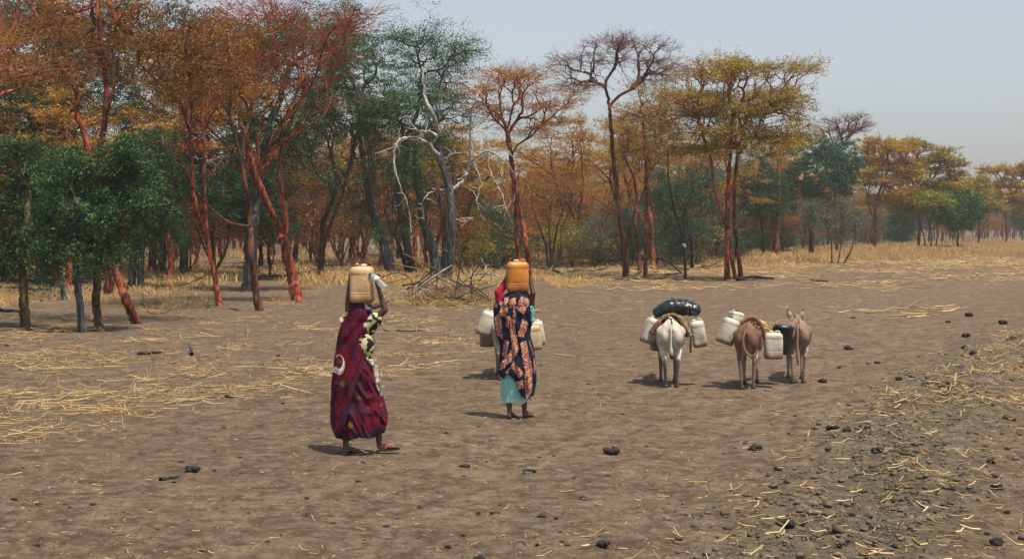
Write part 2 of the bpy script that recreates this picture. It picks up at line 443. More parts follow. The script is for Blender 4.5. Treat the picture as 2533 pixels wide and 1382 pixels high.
def make_tree(name, label, loc, stems, ells, n, mats, seed, group=None, rtip=0.0085, twigs=4, twlen=0.42, twr=0.007, leaves=6,
              leaf=0.05, spread=0.16, droop=0.0, base_flare=1.25, extra=None, csd=.34, cat='tree', clump=0.5, top=0.25, flat=0.4, wob=0.04, drop_below=None):
    """stems: list of (polyline local, r_base, r_end). ells local. mats = (bark, twig, leaf)"""
    rng = np.random.default_rng(seed)
    root = empty(name, loc, label, cat, group)
    big, small = Pack(), Pack()
    T = crown_targets(ells, n, rng, csd, top, droop <= 0) if n else np.zeros((0, 3))
    ends = np.array([s[0][-1] for s in stems], float)
    if n:
        own = np.argmin(((T[:, None, :] - ends[None]) * np.array([1, 1, 0.3])).__pow__(2).sum(-1) + rng.uniform(0, 1.0, (len(T), len(ends))), 1)
    segs = []
    for si, (pl, rb, re) in enumerate(stems):
        L = smooth_line(pl, 6 * len(pl))
        L = L + rng.normal(size=L.shape) * rb * 0.10
        tt = np.linspace(0, 1, len(L))
        R = rb + (re - rb) * tt
        R = R * (1 + (base_flare - 1) * np.exp(-tt * 14)) * (1 + 0.07 * rng.normal(size=len(L)))
        V, Q = tubes_np(L[None], R[None], 9)
        big.add(V, Q)
        if n:
            Ti = T[own == si]
            if len(Ti): segs += grow(L[-1], L[-1] - L[-3], re, Ti, rng, rtip, wob=wob)
    if segs:
        A = np.array([(s[0], s[1], s[2]) for s in segs]); r1 = np.array([s[3] for s in segs]); r2 = np.array([s[4] for s in segs])
        # quadratic through control points -> 5 / 3 point polylines
        for lo, hi, k, npt, pk in ((0.055, 9, 7, 6, big), (0.022, 0.055, 5, 4, big), (0, 0.022, 3, 3, small)):
            m = (r1 >= lo) & (r1 < hi)
            if not m.any(): continue
            t = np.linspace(0, 1, npt)[None, :, None]
            a, b, c = A[m, 0][:, None], A[m, 1][:, None], A[m, 2][:, None]
            P = (1 - t) ** 2 * a + 2 * t * (1 - t) * b + t ** 2 * c
            if npt > 3: P[:, 1:-1] += rng.normal(size=P[:, 1:-1].shape) * (r1[m][:, None, None] * 0.35)
            R = r1[m][:, None] * (1 - t[..., 0]) + r2[m][:, None] * t[..., 0]
            V, Q = tubes_np(P, R, k); pk.add(V, Q)
    if n and twigs:
        K = len(T) * twigs
        base = np.repeat(T, twigs, 0) - rng.uniform(0, 0.25, (K, 1)) * 0
        cen = T.mean(0)
        d = nz(np.repeat(nz((T - cen) * np.array([1, 1, 0.5])), twigs, 0) * 0.7 + rng.normal(size=(K, 3)) * np.array([0.75, 0.75, 0.28]) + np.array([0, 0, 0.18 - droop]))
        L = twlen * rng.uniform(0.4, 1.3, (K, 1))
        e = base + d * L
        mid = base + d * L * 0.5 + rng.normal(size=(K, 3)) * L * 0.09
        V, Q = tubes_np(np.stack([base, mid, e], 1), np.tile([twr, twr * 0.8, twr * 0.4], (K, 1)), 3)
        small.add(V, Q)
        if leaves:
            J = leaves
            f = rng.uniform(0.1, 1.1, (K, J, 1))
            LP = (base[:, None] + (e - base)[:, None] * f + rng.normal(size=(K, J, 3)) * spread * np.array([1, 1, 0.6])).reshape(-1, 3)
            if drop_below is not None: LP = LP[LP[:, 2] > drop_below]
            V, Q, tn = leaf_quads(LP, leaf, rng, flat)
            # whole clumps lean lighter or darker
            cl = noise2(V[:, 0] / 0.7 + 31, V[:, 2] / 0.5 + V[:, 1] / 0.9, seed) - 0.5
            tn = np.clip(tn + cl * 0.5, 0, 1)
            obj('foliage', mesh_np(name + '_foliage', V, Q, False, tn), mats[2], root)
    obj('trunk', big.mesh(name + '_trunk'), mats[0], root)
    if small.n: obj('crown', small.mesh(name + '_crown'), mats[1], root)
    return root

def W(px, py, D): return ((px - CX) * D / F, CAMH - (py - HY) * D / F)
def hero(name, label, base, stems, crowns, n, mats, seed, depth=1.05, **kw):
    """photo measurements -> metres. stems: [( [(px,py[,dy]),...], width_base_px, width_end_px )]; crowns: [(px,py,rx,ry[,dy])]"""
    D = dist_of(base[1]); s = F / D
    bx = (base[0] - CX) / s
    rng = np.random.default_rng(seed + 1000)
    st = []
    for pl, wb, we in stems:
        pts = []
        for i, p in enumerate(pl):
            dy = p[2] if len(p) > 2 else (rng.normal() * 0.25 if i else 0)
            x, z = W(p[0], p[1], D + dy)
            pts.append((x - bx, dy, z))
        if pl[0][1] > base[1] - 45: pts[0] = (pts[0][0], pts[0][1], -0.12)
        st.append((pts, wb / s / 2 * .78, we / s / 2 * .72))
    el = []
    for c in crowns:
        dy = c[4] if len(c) > 4 else 0.0
        x, z = W(c[0], c[1], D + dy)
        el.append((x - bx, dy, z, c[2] / s, max(c[2], c[3]) / s * depth, c[3] / s))
    return make_tree(name, label, (bx, D, gz(bx, D)), st, el, n, mats, seed, **kw)

RED = (M['bark_red'], M['twig_rust'], M['leaf_gold'])
ORG = (M['bark_orange'], M['twig_orange'], M['leaf_gold'])
BRN = (M['bark_brown'], M['twig_brown'], M['leaf_olive'])
YEL = (M['bark_red'], M['twig_orange'], M['leaf_olive'])
PUR = (M['bark_brown'], M['twig_purple'], M['leaf_olive'])
GRN = (M['bark_grey'], M['twig_grey'], M['leaf_green'])
DRK = (M['bark_dark'], M['twig_grey'], M['leaf_dark'])
BLU = (M['bark_dark'], M['twig_grey'], M['leaf_blue'])
OLV = (M['bark_olive'], M['twig_grey'], M['leaf_green'])
gk = dict(twigs=4, twlen=0.45, twr=0.004, leaves=11, leaf=0.042, spread=0.09, droop=0.35, flat=0.1, top=0.0)
ak = dict(twigs=4, twlen=0.62, leaves=4, leaf=0.036, spread=0.07, twr=0.0065)

lk = dict(gk, csd=.15, twigs=6, twlen=.42, leaves=12, leaf=.033, spread=.055, droop=1.0, twr=.0035)
# left green thicket, nearest
hero('shrub_tree', 'leafy green tree at the far left on a straight olive-brown trunk', (65, 812), [([(65, 812), (58, 740), (57, 660), (66, 560), (72, 470)], 33, 20)],
     [(40, 480, 60, 70), (85, 560, 50, 60), (5, 580, 40, 70), (50, 385, 55, 35), (60, 640, 22, 30)], 300, OLV, 11, **lk)
hero('shrub_tree', 'leafy green tree on a rough dark grey trunk between the olive-brown trunks', (205, 825), [([(205, 825), (198, 760), (188, 680), (193, 600), (188, 520)], 28, 15)],
     [(165, 420, 50, 50), (200, 510, 60, 50), (140, 560, 40, 55), (230, 600, 36, 45), (125, 630, 18, 50), (200, 640, 18, 40)], 330, (M['bark_grey'], M['twig_grey'], M['leaf_green']), 12, **lk)
hero('shrub_tree', 'leafy green tree on the kinked mossy trunk just right of the dark grey one', (250, 822), [([(250, 822), (238, 770), (240, 700), (248, 620), (262, 520)], 32, 17)],
     [(290, 385, 60, 42), (320, 470, 60, 50), (265, 550, 45, 50), (300, 600, 26, 40), (250, 450, 50, 40)], 310, OLV, 13, **lk)
hero('shrub_tree', 'green crowned tree with a pair of thick grey trunks behind the leaning one', (338, 716), [([(325, 716), (330, 640), (345, 540), (370, 470)], 26, 14), ([(348, 716), (349, 640), (360, 560), (395, 450)], 24, 12)],
     [(380, 370, 70, 60), (425, 440, 55, 60), (410, 530, 50, 60), (350, 470, 60, 60), (340, 580, 26, 40), (438, 570, 14, 50), (385, 590, 16, 50)], 480, (M['bark_grey'], M['twig_grey'], M['leaf_green']), 14, **lk)
hero('acacia_tree', 'red-brown acacia with a trunk leaning left out of the shade below the green thicket', (345, 800), [([(345, 800), (318, 755), (296, 700), (272, 620), (262, 540), (246, 400), (258, 300), (262, 200), (248, 100), (240, -30)], 30, 15),
     ([(258, 300, .0), (285, 200, .3), (300, 90, .6), (330, 10, .8)], 12, 7)],
     [(440, 190, 150, 60), (330, 110, 140, 70), (470, 100, 100, 60), (270, 30, 130, 50)], 420, (M['bark_red'], M['twig_brown'], M['leaf_rust']), 15, rtip=.012, **dict(ak, leaves=5))
hero('acacia_tree', 'crooked red acacia at upper left with zigzag limb and dark rusty crown', (268, 730), [([(268, 730), (272, 640), (255, 500), (215, 350), (190, 280), (188, 225), (142, 150), (120, 85), (55, -20)], 26, 13)],
     [(40, 40, 120, 60), (150, 40, 110, 60), (60, 180, 130, 45), (150, 120, 100, 60)], 330, (M['bark_red'], M['twig_brown'], M['leaf_rust']), 16, rtip=.013, **dict(ak, leaves=5))
hero('acacia_tree', 'acacia reaching in from the left edge with long flat orange sprays', (-40, 790), [([(-40, 790), (-50, 600), (-60, 350), (-40, 260), (60, 215)], 36, 10)],
     [(60, 195, 130, 30), (-30, 130, 120, 60), (120, 170, 70, 20)], 240, (M['bark_orange'], M['twig_orange'], M['leaf_rust']), 17, **ak)
hero('shrub_tree', 'thin grey tree leaning left behind the green thicket', (160, 742), [([(160, 742), (152, 690), (140, 620), (120, 540)], 20, 9)], [(110, 500, 60, 60)], 90, GRN, 18, **gk)
hero('broadleaf_tree', 'large dark green tree filling the upper left corner behind the acacias', (100, 700), [([(100, 700), (105, 560), (90, 380)], 40, 26)],
     [(90, 290, 170, 90), (60, 150, 150, 90), (230, 230, 130, 100), (180, 70, 170, 80), (60, 40, 120, 50)], 1500, DRK, 19, **dict(gk, leaves=9, leaf=0.055))
hero('broadleaf_tree', 'dark green tree behind the orange crown left of the leaning red trunk', (455, 690), [([(455, 690), (450, 540), (440, 400)], 30, 20)],
     [(420, 290, 130, 90), (560, 280, 100, 80), (380, 150, 130, 80), (560, 120, 120, 70), (470, 60, 120, 50)], 1150, DRK, 20, **dict(gk, leaves=8, leaf=0.055))
# centre left red acacias
hero('acacia_tree', 'slender red acacia leaning left with a bare bent lower trunk', (543, 757), [([(543, 757), (532, 690), (512, 600), (484, 515), (476, 430), (470, 340)], 19, 11), ([(512, 600), (508, 500, .2), (504, 420, .3), (506, 330, .4)], 12, 8)],
     [(500, 250, 120, 32), (560, 220, 90, 30), (430, 200, 110, 40), (500, 130, 100, 50)], 330, (M['bark_red'], M['twig_brown'], M['leaf_gold']), 21, **dict(ak, leaves=6))
hero('acacia_tree', 'brown-red acacia with a bowed trunk in front of the thick grey one', (643, 767), [([(643, 767), (630, 700), (621, 620), (618, 540), (608, 460), (595, 390)], 24, 14), ([(618, 560), (560, 545, .2), (510, 500, .4), (480, 460, .5)], 9, 5)],
     [(560, 200, 90, 60), (520, 120, 90, 60)], 150, (M['bark_brown'], M['twig_rust'], M['leaf_rust']), 22, **ak)
hero('acacia_tree', 'bright red acacia with twin leaning trunks and pale bark at its foot', (737, 747), [([(737, 747), (722, 670), (705, 610), (690, 565), (660, 500), (634, 430), (612, 360), (590, 290)], 36, 9), ([(705, 600), (706, 540, -.1), (697, 470, -.2), (692, 400, -.2), (705, 330, -.3), (745, 250, -.4)], 22, 6), ([(700, 590), (668, 520, .2), (640, 470, .3), (622, 430, .3), (600, 350, .4), (540, 270, .6)], 22, 7),
     ([(634, 440), (655, 380, -.2), (700, 300, -.5), (740, 215, -.8)], 13, 6), ([(636, 440), (690, 370, .3), (760, 290, .7), (815, 190, 1.0), (850, 110, 1.1)], 14, 5), ([(630, 430), (640, 340, .2), (665, 230, .4), (680, 130, .6)], 12, 5),
     ([(628, 435), (590, 390, -.3), (530, 330, -.7), (480, 290, -1.0)], 10, 5), ([(612, 360), (620, 260, -.2), (650, 150, -.5), (640, 60, -.6)], 9, 4), ([(700, 300, -.5), (775, 200, -.8), (810, 90, -1.1), (880, 20, -1.2)], 9, 4), ([(655, 380, -.2), (735, 330, -.8), (800, 290, -1.3)], 8, 4), ([(622, 430, .3), (560, 400, .5), (500, 380, .8)], 8, 4)],
     [(540, 230, 70, 60), (600, 180, 80, 80), (690, 110, 90, 80), (790, 120, 80, 70), (640, 40, 110, 50), (860, 50, 70, 40), (480, 260, 45, 35), (740, 190, 60, 50), (800, 270, 40, 25), (500, 360, 35, 25)], 520, (M['bark_red'], M['twig_rust'], M['leaf_rust']), 23, rtip=0.009, wob=.02, **dict(ak, leaves=1, twigs=4, twlen=.8, twr=.0075))
hero('broadleaf_tree', 'thick fluted grey trunk standing behind the bowed brown acacia', (617, 720), [([(612, 720), (618, 650), (628, 560), (640, 480), (650, 390)], 36, 24), ([(624, 720), (626, 640), (634, 540)], 20, 14)],
     [(720, 290, 110, 70), (760, 150, 120, 110), (650, 150, 120, 90), (730, 400, 70, 50)], 900, GRN, 24, **dict(gk, leaves=8))
# big green group in the middle
hero('broadleaf_tree', 'tall green tree with a dark trunk leaning left beside the dead snag', (968, 690), [([(968, 690), (950, 620), (930, 560), (915, 500), (900, 420), (890, 330)], 26, 15)],
     [(880, 180, 110, 100), (820, 80, 110, 60), (940, 270, 80, 80), (860, 300, 90, 60), (860, 450, 65, 60)], 1000, (M['bark_grey'], M['twig_grey'], M['leaf_green']), 25, **gk)
hero('broadleaf_tree', 'green tree with a dark forked trunk whose airy top stands against the sky', (1022, 684), [([(1022, 684), (1012, 630), (998, 560), (985, 480), (990, 380), (1035, 270), (1045, 190)], 30, 9), ([(1012, 640), (985, 600, .1), (965, 560, .2), (955, 520, .3)], 14, 8)],
     [(1080, 140, 95, 70), (1000, 110, 70, 50), (1140, 130, 50, 40), (1050, 210, 80, 40)], 520, (M['bark_dark'], M['twig_grey'], M['leaf_green']), 26, **dict(gk, leaves=7, spread=.17))
hero('broadleaf_tree', 'grey-trunked green tree leaning left behind the dead branches', (1085, 690), [([(1085, 690), (1070, 620), (1050, 550), (1036, 470), (1028, 400), (1022, 320)], 36, 22)],
     [(1000, 290, 100, 80), (1080, 290, 90, 60), (970, 420, 80, 80), (1060, 430, 90, 90), (950, 540, 70, 50)], 860, (M['bark_grey'], M['twig_grey'], M['leaf_green']), 27, **dict(gk, leaves=8))
def bleached(pts, w, D):
    P = smooth_line([(p[0], p[1], 0) for p in pts], 10)
    P = np.array([(lambda q: (q[0], D, q[1]))(W(a, b, D)) for a, b, _ in P]); c_ = P[0].copy()
    V, Q = tubes_np((P - c_)[None], (np.linspace(w, w * .4, 10) * D / F / 2)[None], 5)
    o = obj('dead_twig', mesh_np('dead_twig', V, Q), M['bark_dead']); o.location = c_; tag(o, 'bleached bare twig poking out of the green thicket at left', 'twig', 'bleached twigs in the green thicket')
for pts_, w_ in (([(352, 322), (365, 310), (378, 308)], 5), ([(180, 402), (190, 385), (204, 392), (202, 412)], 4), ([(290, 428), (300, 415), (304, 405)], 5), ([(335, 398), (355, 402), (375, 398)], 3), ([(225, 608), (250, 622), (280, 650), (292, 665)], 4), ([(400, 335), (404, 350), (402, 362)], 3), ([(58, 430), (62, 415), (60, 402)], 3)):
    bleached(pts_, w_ * .6, 32.6)
def dead_tree():
    D = dist_of(697); s = F / D; bx = (1105 - CX) / s
    root = empty('dead_tree', (bx, D - 1.2, 0), 'leafless grey dead tree with bleached curving branches before the green trees', 'tree')
    rng = np.random.default_rng(5)
    def line(pts, w0, w1, k=7):
        P = []
        for i, p in enumerate(pts):
            dy = rng.normal() * 0.3 if i else 0
            x, z = W(p[0], p[1], D - 1.2 + dy); P.append((x - bx, dy, z))
        P = smooth_line(P, 5 * len(P)); P += rng.normal(size=P.shape) * 0.02
        R = np.linspace(w0, w1, len(P)) / s / 2
        return tubes_np(P[None], R[None], k)
    pk = Pack()
    for a in (([(1105, 700), (1112, 620), (1120, 550), (1112, 470), (1092, 400), (1084, 350), (1088, 330)], 27, 11),
              ([(1100, 700), (1098, 600), (1096, 520), (1080, 450)], 15, 7)):
        pk.add(*line(*a))
    obj('trunk', pk.mesh('dead_trunk'), M['bark_grey'], root)
    limbs = [([(1088, 335), (1070, 280), (1050, 240), (1047, 190), (1045, 165)], 11, 3), ([(1088, 335), (1100, 310), (1112, 295)], 7, 2),
             ([(1086, 385), (1060, 355), (1020, 340), (985, 350), (974, 400), (985, 450), (1008, 510), (1018, 575)], 9, 2.5), ([(990, 346), (960, 370), (930, 380)], 4, 1.5),
             ([(1085, 340), (1060, 325), (1030, 320), (1005, 285)], 8, 3), ([(1118, 470), (1150, 440), (1165, 380), (1163, 320), (1168, 270), (1188, 220)], 9, 4),
             ([(1150, 440), (1165, 400), (1205, 375), (1250, 400), (1278, 450), (1270, 500)], 7, 2), ([(1205, 375), (1235, 370), (1262, 375)], 4, 1.5),
             ([(1200, 380), (1215, 430), (1240, 480), (1262, 540)], 4, 1.2), ([(1170, 400), (1190, 450), (1180, 500), (1195, 540)], 3.5, 1.2),
             ([(1112, 470), (1075, 470), (1045, 500), (1050, 545)], 5, 1.5), ([(1120, 540), (1150, 548), (1172, 536)], 4, 1.5), ([(1163, 330), (1185, 325), (1200, 330)], 3, 1.2),
             ([(1178, 385), (1150, 378), (1110, 380)], 4, 1.5), ([(1240, 392), (1240, 440), (1225, 470)], 3, 1)]
    for l in limbs:
        V, Q = line(*l, 6)
        obj('branch', mesh_np('dead_branch', V, Q), M['bark_dead'], root)
    P, R = [], []
    for l in limbs:
        for _ in range(9):
            i = rng.integers(1, len(l[0])); a = np.array(l[0][i]); b = np.array(l[0][i - 1]); q = a + (b - a) * rng.uniform(0, 1)
            ang = rng.uniform(0, 6.28); L = rng.uniform(12, 42)
            e = q + np.array([math.cos(ang), math.sin(ang)]) * L; mdl = (q + e) / 2 + rng.normal(size=2) * 4
            pts = []
            for t_, p in enumerate((q, mdl, e)):
                x, z = W(p[0], p[1], D - 1.2); pts.append((x - bx, rng.normal() * 0.12, z))
            P.append(pts); R.append([0.014, 0.010, 0.004])
    V, Q = tubes_np(P, R, 3); obj('crown', mesh_np('dead_twigs', V, Q), M['twig_pale'], root)
dead_tree()
hero('dead_snag', 'broken bleached dead trunk rising from behind the woman with the bottle', (972, 682), [([(972, 695), (958, 610, -2), (935, 550, -4), (918, 480, -4), (917, 400, -4), (908, 350, -4), (905, 312, -4)], 26, 17)], [], 0, (M['bark_dead'],) * 3, 28, cat='tree')
# centre right
hero('acacia_tree', 'leaning red acacia with flat rusty crown behind the woman with the orange can', (1312, 690), [([(1312, 690), (1302, 610), (1288, 520), (1272, 440), (1262, 370), (1258, 335)], 20, 12), ([(1288, 680, .5), (1280, 600, .4), (1272, 480, .3), (1262, 400, .2)], 14, 8)],
     [(1240, 225, 100, 40), (1340, 250, 80, 40), (1190, 270, 60, 45), (1290, 195, 90, 22), (1300, 310, 80, 30)], 560, RED, 30, **ak)
hero('acacia_tree', 'tallest acacia in the middle with a bare purplish crown against the sky', (1548, 687), [([(1550, 687), (1542, 600), (1530, 500), (1518, 390), (1511, 310), (1507, 262)], 20, 11)],
     [(1430, 165, 55, 45), (1500, 130, 70, 45), (1590, 130, 75, 45), (1450, 215, 70, 30), (1600, 190, 70, 35), (1640, 160, 40, 30), (1550, 100, 60, 18)], 620, PUR, 31, rtip=0.0095, wob=.03, **dict(ak, leaves=0, twigs=5, twlen=.55))
hero('acacia_tree', 'straight thin red acacia standing right of the tall bare-crowned one', (1596, 688), [([(1596, 688), (1597, 600), (1600, 500), (1597, 390), (1590, 290)], 13, 8)],
     [(1620, 240, 60, 40), (1590, 290, 70, 40), (1650, 300, 60, 40)], 330, YEL, 32, **ak)
hero('acacia_tree', 'forked slim acacia with a wavy red stem between two straight trunks', (1583, 680), [([(1583, 680), (1580, 620), (1572, 560), (1575, 500), (1568, 440), (1540, 380)], 11, 6), ([(1553, 676), (1553, 600, .3), (1565, 540, .3), (1590, 480, .3), (1610, 420, .3)], 11, 5)],
     [(1540, 360, 70, 50), (1620, 380, 60, 40)], 240, BRN, 33, **ak)
hero('acacia_tree', 'wide flat-topped acacia with a cluster of red trunks behind the donkeys', (1808, 694), [([(1800, 694), (1798, 620), (1800, 540), (1800, 470), (1806, 390)], 18, 12), ([(1822, 690, .2), (1808, 630, .3), (1802, 580), (1790, 540), (1768, 470), (1760, 400)], 13, 7), ([(1834, 668, 3), (1822, 600, 2), (1816, 540, 1), (1818, 460, .6), (1822, 390, .4)], 16, 10)],
     [(1770, 190, 100, 30), (1860, 175, 100, 25), (1970, 170, 60, 18), (1720, 260, 90, 50), (1830, 260, 130, 45), (1930, 260, 80, 40), (1960, 330, 70, 40), (1780, 350, 100, 45), (1890, 350, 90, 45)], 1250, YEL, 34, rtip=0.012, **dict(ak, leaves=8, leaf=.045))
hero('shrub_tree', 'dark blue-green bushy tree behind the thin dark sapling', (1705, 668), [([(1710, 668), (1712, 620), (1705, 560)], 12, 8)], [(1690, 520, 75, 70), (1640, 470, 50, 50), (1720, 450, 60, 50), (1700, 590, 70, 40)], 620, BLU, 35, **gk)
hero('sapling', 'thin dark sapling with a red upper stem before the blue-green bush', (1697, 692), [([(1697, 692), (1692, 620), (1684, 570), (1664, 500), (1654, 440), (1652, 370)], 9, 4), ([(1692, 610), (1690, 540), (1672, 480), (1680, 430)], 4, 2)], [(1655, 340, 45, 40)], 60, (M['bark_dark'], M['twig_brown'], M['leaf_olive']), 36, **ak)
hero('acacia_tree', 'straight bare orange trunk standing alone in pale grass right of the wide acacia', (1922, 645), [([(1922, 645), (1923, 560), (1926, 480), (1926, 400)], 15, 11)], [(1920, 380, 40, 35)], 80, ORG, 37, **ak)
hero('broadleaf_tree', 'deep green tree with a stout dark trunk right of the lone orange trunk', (2008, 638), [([(2008, 638), (2006, 590), (2005, 540), (2010, 480)], 15, 11)], [(2030, 430, 85, 70), (1970, 460, 60, 60), (2080, 420, 45, 70), (2000, 380, 60, 35)], 760, BLU, 38, **dict(gk, leaf=.07))
hero('broadleaf_tree', 'dark green tree with a crooked grey fork behind the wide acacia', (1888, 645), [([(1888, 645), (1890, 590), (1880, 530), (1868, 480)], 11, 6)], [(1890, 490, 70, 60), (1860, 430, 70, 40)], 480, BLU, 39, **dict(gk, leaf=.06))
hero('shrub', 'greyish airy shrub on thin spreading stems at the edge of the pale grass', (2065, 652), [([(2058, 652), (2056, 600), (2045, 560)], 4, 3), ([(2072, 652), (2080, 610), (2085, 570)], 4, 3), ([(2085, 655), (2105, 620), (2115, 580)], 5, 3)], [(2070, 540, 75, 35), (2040, 520, 50, 30), (2100, 570, 40, 25)], 300, (M['bark_dark'], M['twig_grey'], M['leaf_grey']), 40, cat='shrub', **dict(gk, leaf=.05, leaves=6))
hero('acacia_tree', 'bare purplish crown rising over the deep green tree at right', (2070, 628), [([(2070, 628), (2068, 520), (2065, 400)], 10, 6)], [(2080, 315, 60, 30), (2120, 300, 40, 20), (2050, 350, 50, 30)], 330, PUR, 41, rtip=.018, **dict(ak, leaves=0, twr=.012, twlen=.7))
hero('acacia_tree', 'broad rusty acacia right of the deep green tree, over long pale grass', (2165, 622), [([(2165, 622), (2164, 560), (2168, 500), (2180, 460)], 11, 8), ([(2166, 560), (2150, 510), (2140, 460)], 6, 4)],
     [(2190, 370, 70, 30), (2160, 430, 60, 45), (2230, 420, 60, 40), (2200, 480, 60, 35)], 900, (M['bark_red'], M['twig_orange'], M['leaf_gold']), 42, rtip=.018, **dict(ak, twr=.013, leaf=.08, twlen=.7, leaves=8))
hero('acacia_tree', 'domed olive acacia sloping down to the right behind the small yellow tree', (2272, 616), [([(2272, 616), (2275, 540), (2270, 470)], 10, 8)],
     [(2270, 385, 80, 35), (2330, 410, 60, 30), (2370, 420, 30, 22), (2270, 460, 80, 50), (2340, 470, 60, 40), (2200, 400, 60, 35)], 1200, (M['bark_red'], M['twig_rust'], M['leaf_olive']), 43, rtip=.018, **dict(ak, twr=.013, leaf=.09, twlen=.7, leaves=9))
hero('small_tree', 'small yellow-green tree on a cluster of dark stems beside the round green one', (2295, 621), [([(2290, 621), (2285, 580), (2275, 555)], 5, 4), ([(2300, 621), (2305, 585), (2300, 555)], 6, 4), ([(2312, 620), (2318, 590), (2320, 565)], 5, 3)], [(2265, 510, 45, 26), (2305, 498, 35, 24)], 420, (M['bark_dark'], M['twig_brown'], M['leaf_lime']), 44, **dict(ak, leaves=12, leaf=.09, twr=.012))
hero('small_tree', 'round dense green tree on a single dark trunk at the right', (2368, 617), [([(2368, 617), (2369, 590), (2370, 560)], 8, 6)], [(2370, 510, 50, 42), (2355, 530, 40, 30), (2390, 530, 35, 30)], 560, (M['bark_dark'], M['twig_grey'], M['leaf_green']), 45, **dict(gk, leaf=.10, leaves=12, spread=.25))
hero('acacia_tree', 'distant flat golden acacia at the right edge', (2490, 606), [([(2490, 606), (2488, 550), (2486, 490)], 7, 5)], [(2480, 425, 60, 18), (2530, 425, 50, 18), (2500, 475, 70, 30), (2440, 460, 50, 25), (2520, 510, 50, 25)], 900, (M['bark_red'], M['twig_orange'], M['leaf_gold']), 46, rtip=.02, **dict(ak, twr=.016, leaf=.10, twlen=.8, leaves=8))
hero('acacia_tree', 'distant olive acacia joining the domed and the golden crowns', (2420, 607), [([(2420, 607), (2422, 550), (2425, 500)], 7, 5)], [(2420, 470, 45, 28), (2450, 500, 50, 30), (2400, 500, 50, 30)], 700, (M['bark_brown'], M['twig_orange'], M['leaf_olive']), 47, rtip=.02, **dict(ak, twr=.016, leaf=.10, twlen=.8, leaves=7))
hero('shrub', 'low dark many-stemmed shrub with bare V-shaped branches right of the orange can', (1362, 668), [([(1358, 668), (1350, 610), (1330, 550), (1312, 490)], 9, 3), ([(1364, 668), (1372, 600), (1385, 540), (1415, 480)], 8, 3), ([(1362, 668), (1362, 620), (1358, 560)], 9, 3), ([(1366, 668), (1385, 630), (1392, 560), (1440, 470)], 6, 2)],
     [(1330, 500, 50, 50), (1400, 480, 60, 50), (1365, 540, 40, 40)], 130, (M['bark_dark'], M['twig_brown'], M['leaf_olive']), 48, cat='shrub', **dict(ak, leaves=2))
hero('shrub', 'grey twiggy shrub between the leaning and the tall bare-crowned acacias', (1500, 660), [([(1500, 660), (1495, 620), (1480, 590)], 6, 3), ([(1504, 660), (1515, 620), (1525, 590)], 5, 3)], [(1500, 590, 50, 35), (1530, 610, 40, 30)], 200, (M['bark_dark'], M['twig_grey'], M['leaf_grey']), 49, cat='shrub', **dict(gk, leaves=3))

# ---- the woodland behind: individual trees copied from a few kinds
def proto_acacia(seed, H, R, mats, **kw):
    rng = np.random.default_rng(seed)
    fx = rng.normal() * 0.5; fh = H * rng.uniform(0.38, 0.5)
    st = [([(0, 0, -0.12), (rng.normal() * .2, 0, fh * .35), (fx * .6 + rng.normal() * .15, rng.normal() * .2, fh * .7), (fx, rng.normal() * .3, fh)], 0.17, 0.11)]
    if rng.random() < 0.5:
        st.append(([(0.1, 0, fh * 0.25), (0.5, .2, fh * .6), (0.9 + fx, .3, fh * 1.1)], 0.10, 0.07))
    el = [(fx, 0, H * .86, R, R, H * .09), (fx + rng.normal() * R * .4, rng.normal() * R * .4, H * .76, R * .8, R * .8, H * .1), (fx - R * .3, 0, H * .66, R * .7, R * .7, H * .1)]
    return make_tree('acacia_tree', 'x', (0, 0, 0), st, el, 290, mats, seed, rtip=.009, **dict(ak, twr=.011, leaf=.06, leaves=4, twlen=.6), **kw)
protos = [proto_acacia(101, 9.4, 3.0, RED), proto_acacia(102, 8.6, 3.4, (M['bark_red'], M['twig_rust'], M['leaf_olive'])), proto_acacia(103, 10.0, 2.8, ORG),
          proto_acacia(104, 8.0, 2.6, BRN), proto_acacia(105, 9.0, 3.2, YEL), proto_acacia(106, 9.6, 2.7, (M['bark_brown'], M['twig_orange'], M['leaf_gold']))]
lproto = []
for k_, (H_, mt) in enumerate(((5.6, RED), (4.8, (M['bark_brown'], M['twig_rust'], M['leaf_olive'])), (6.2, (M['bark_red'], M['twig_brown'], M['leaf_gold'])))):
    r_ = np.random.default_rng(300 + k_)
    lproto.append(make_tree('young_acacia', 'x', (0, 0, 0), [([(0, 0, -.1), (.1, 0, .9), (.15, .1, 1.7)], .09, .06), ([(0.05, 0, .3), (-.35, .1, 1.0), (-.5, .1, 1.7)], .06, .04), ([(0, 0.05, .2), (.4, -.2, 1.1), (.7, -.2, 1.9)], .05, .035)],
                    [(0, 0, H_ * .75, 2.0, 2.0, H_ * .2), (.6, .3, H_ * .5, 1.9, 1.9, H_ * .18), (-.7, -.2, H_ * .45, 1.7, 1.7, H_ * .17)], 330, mt, 320 + k_, rtip=.011, **dict(ak, twr=.011, leaf=.05, leaves=2, twlen=.7)))
gproto = [make_tree('broadleaf_tree', 'x', (0, 0, 0), [([(0, 0, -.1), (.1, 0, 1.5), (.2, .1, 3.0)], .17, .12)],
                    [(0, 0, 5.2, 2.4, 2.4, 1.8), (.8, .3, 3.6, 2.0, 2, 1.2), (-1, 0, 4.2, 1.8, 1.8, 1.4)], 420, DRK, 111, **dict(gk, leaf=.08, leaves=9)),
          make_tree('broadleaf_tree', 'x', (0, 0, 0), [([(0, 0, -.1), (-.1, 0, 1.2), (.1, .1, 2.6)], .15, .10)],
                    [(0, 0, 4.2, 2.2, 2.2, 1.8), (.5, .3, 2.8, 1.8, 1.8, 1.2)], 380, BLU, 112, **dict(gk, leaf=.08, leaves=9))]
def kids(o): return [c for c in bpy.data.objects if c.parent is o]
PK = {p: kids(p) for p in protos + gproto + lproto}
used = set()
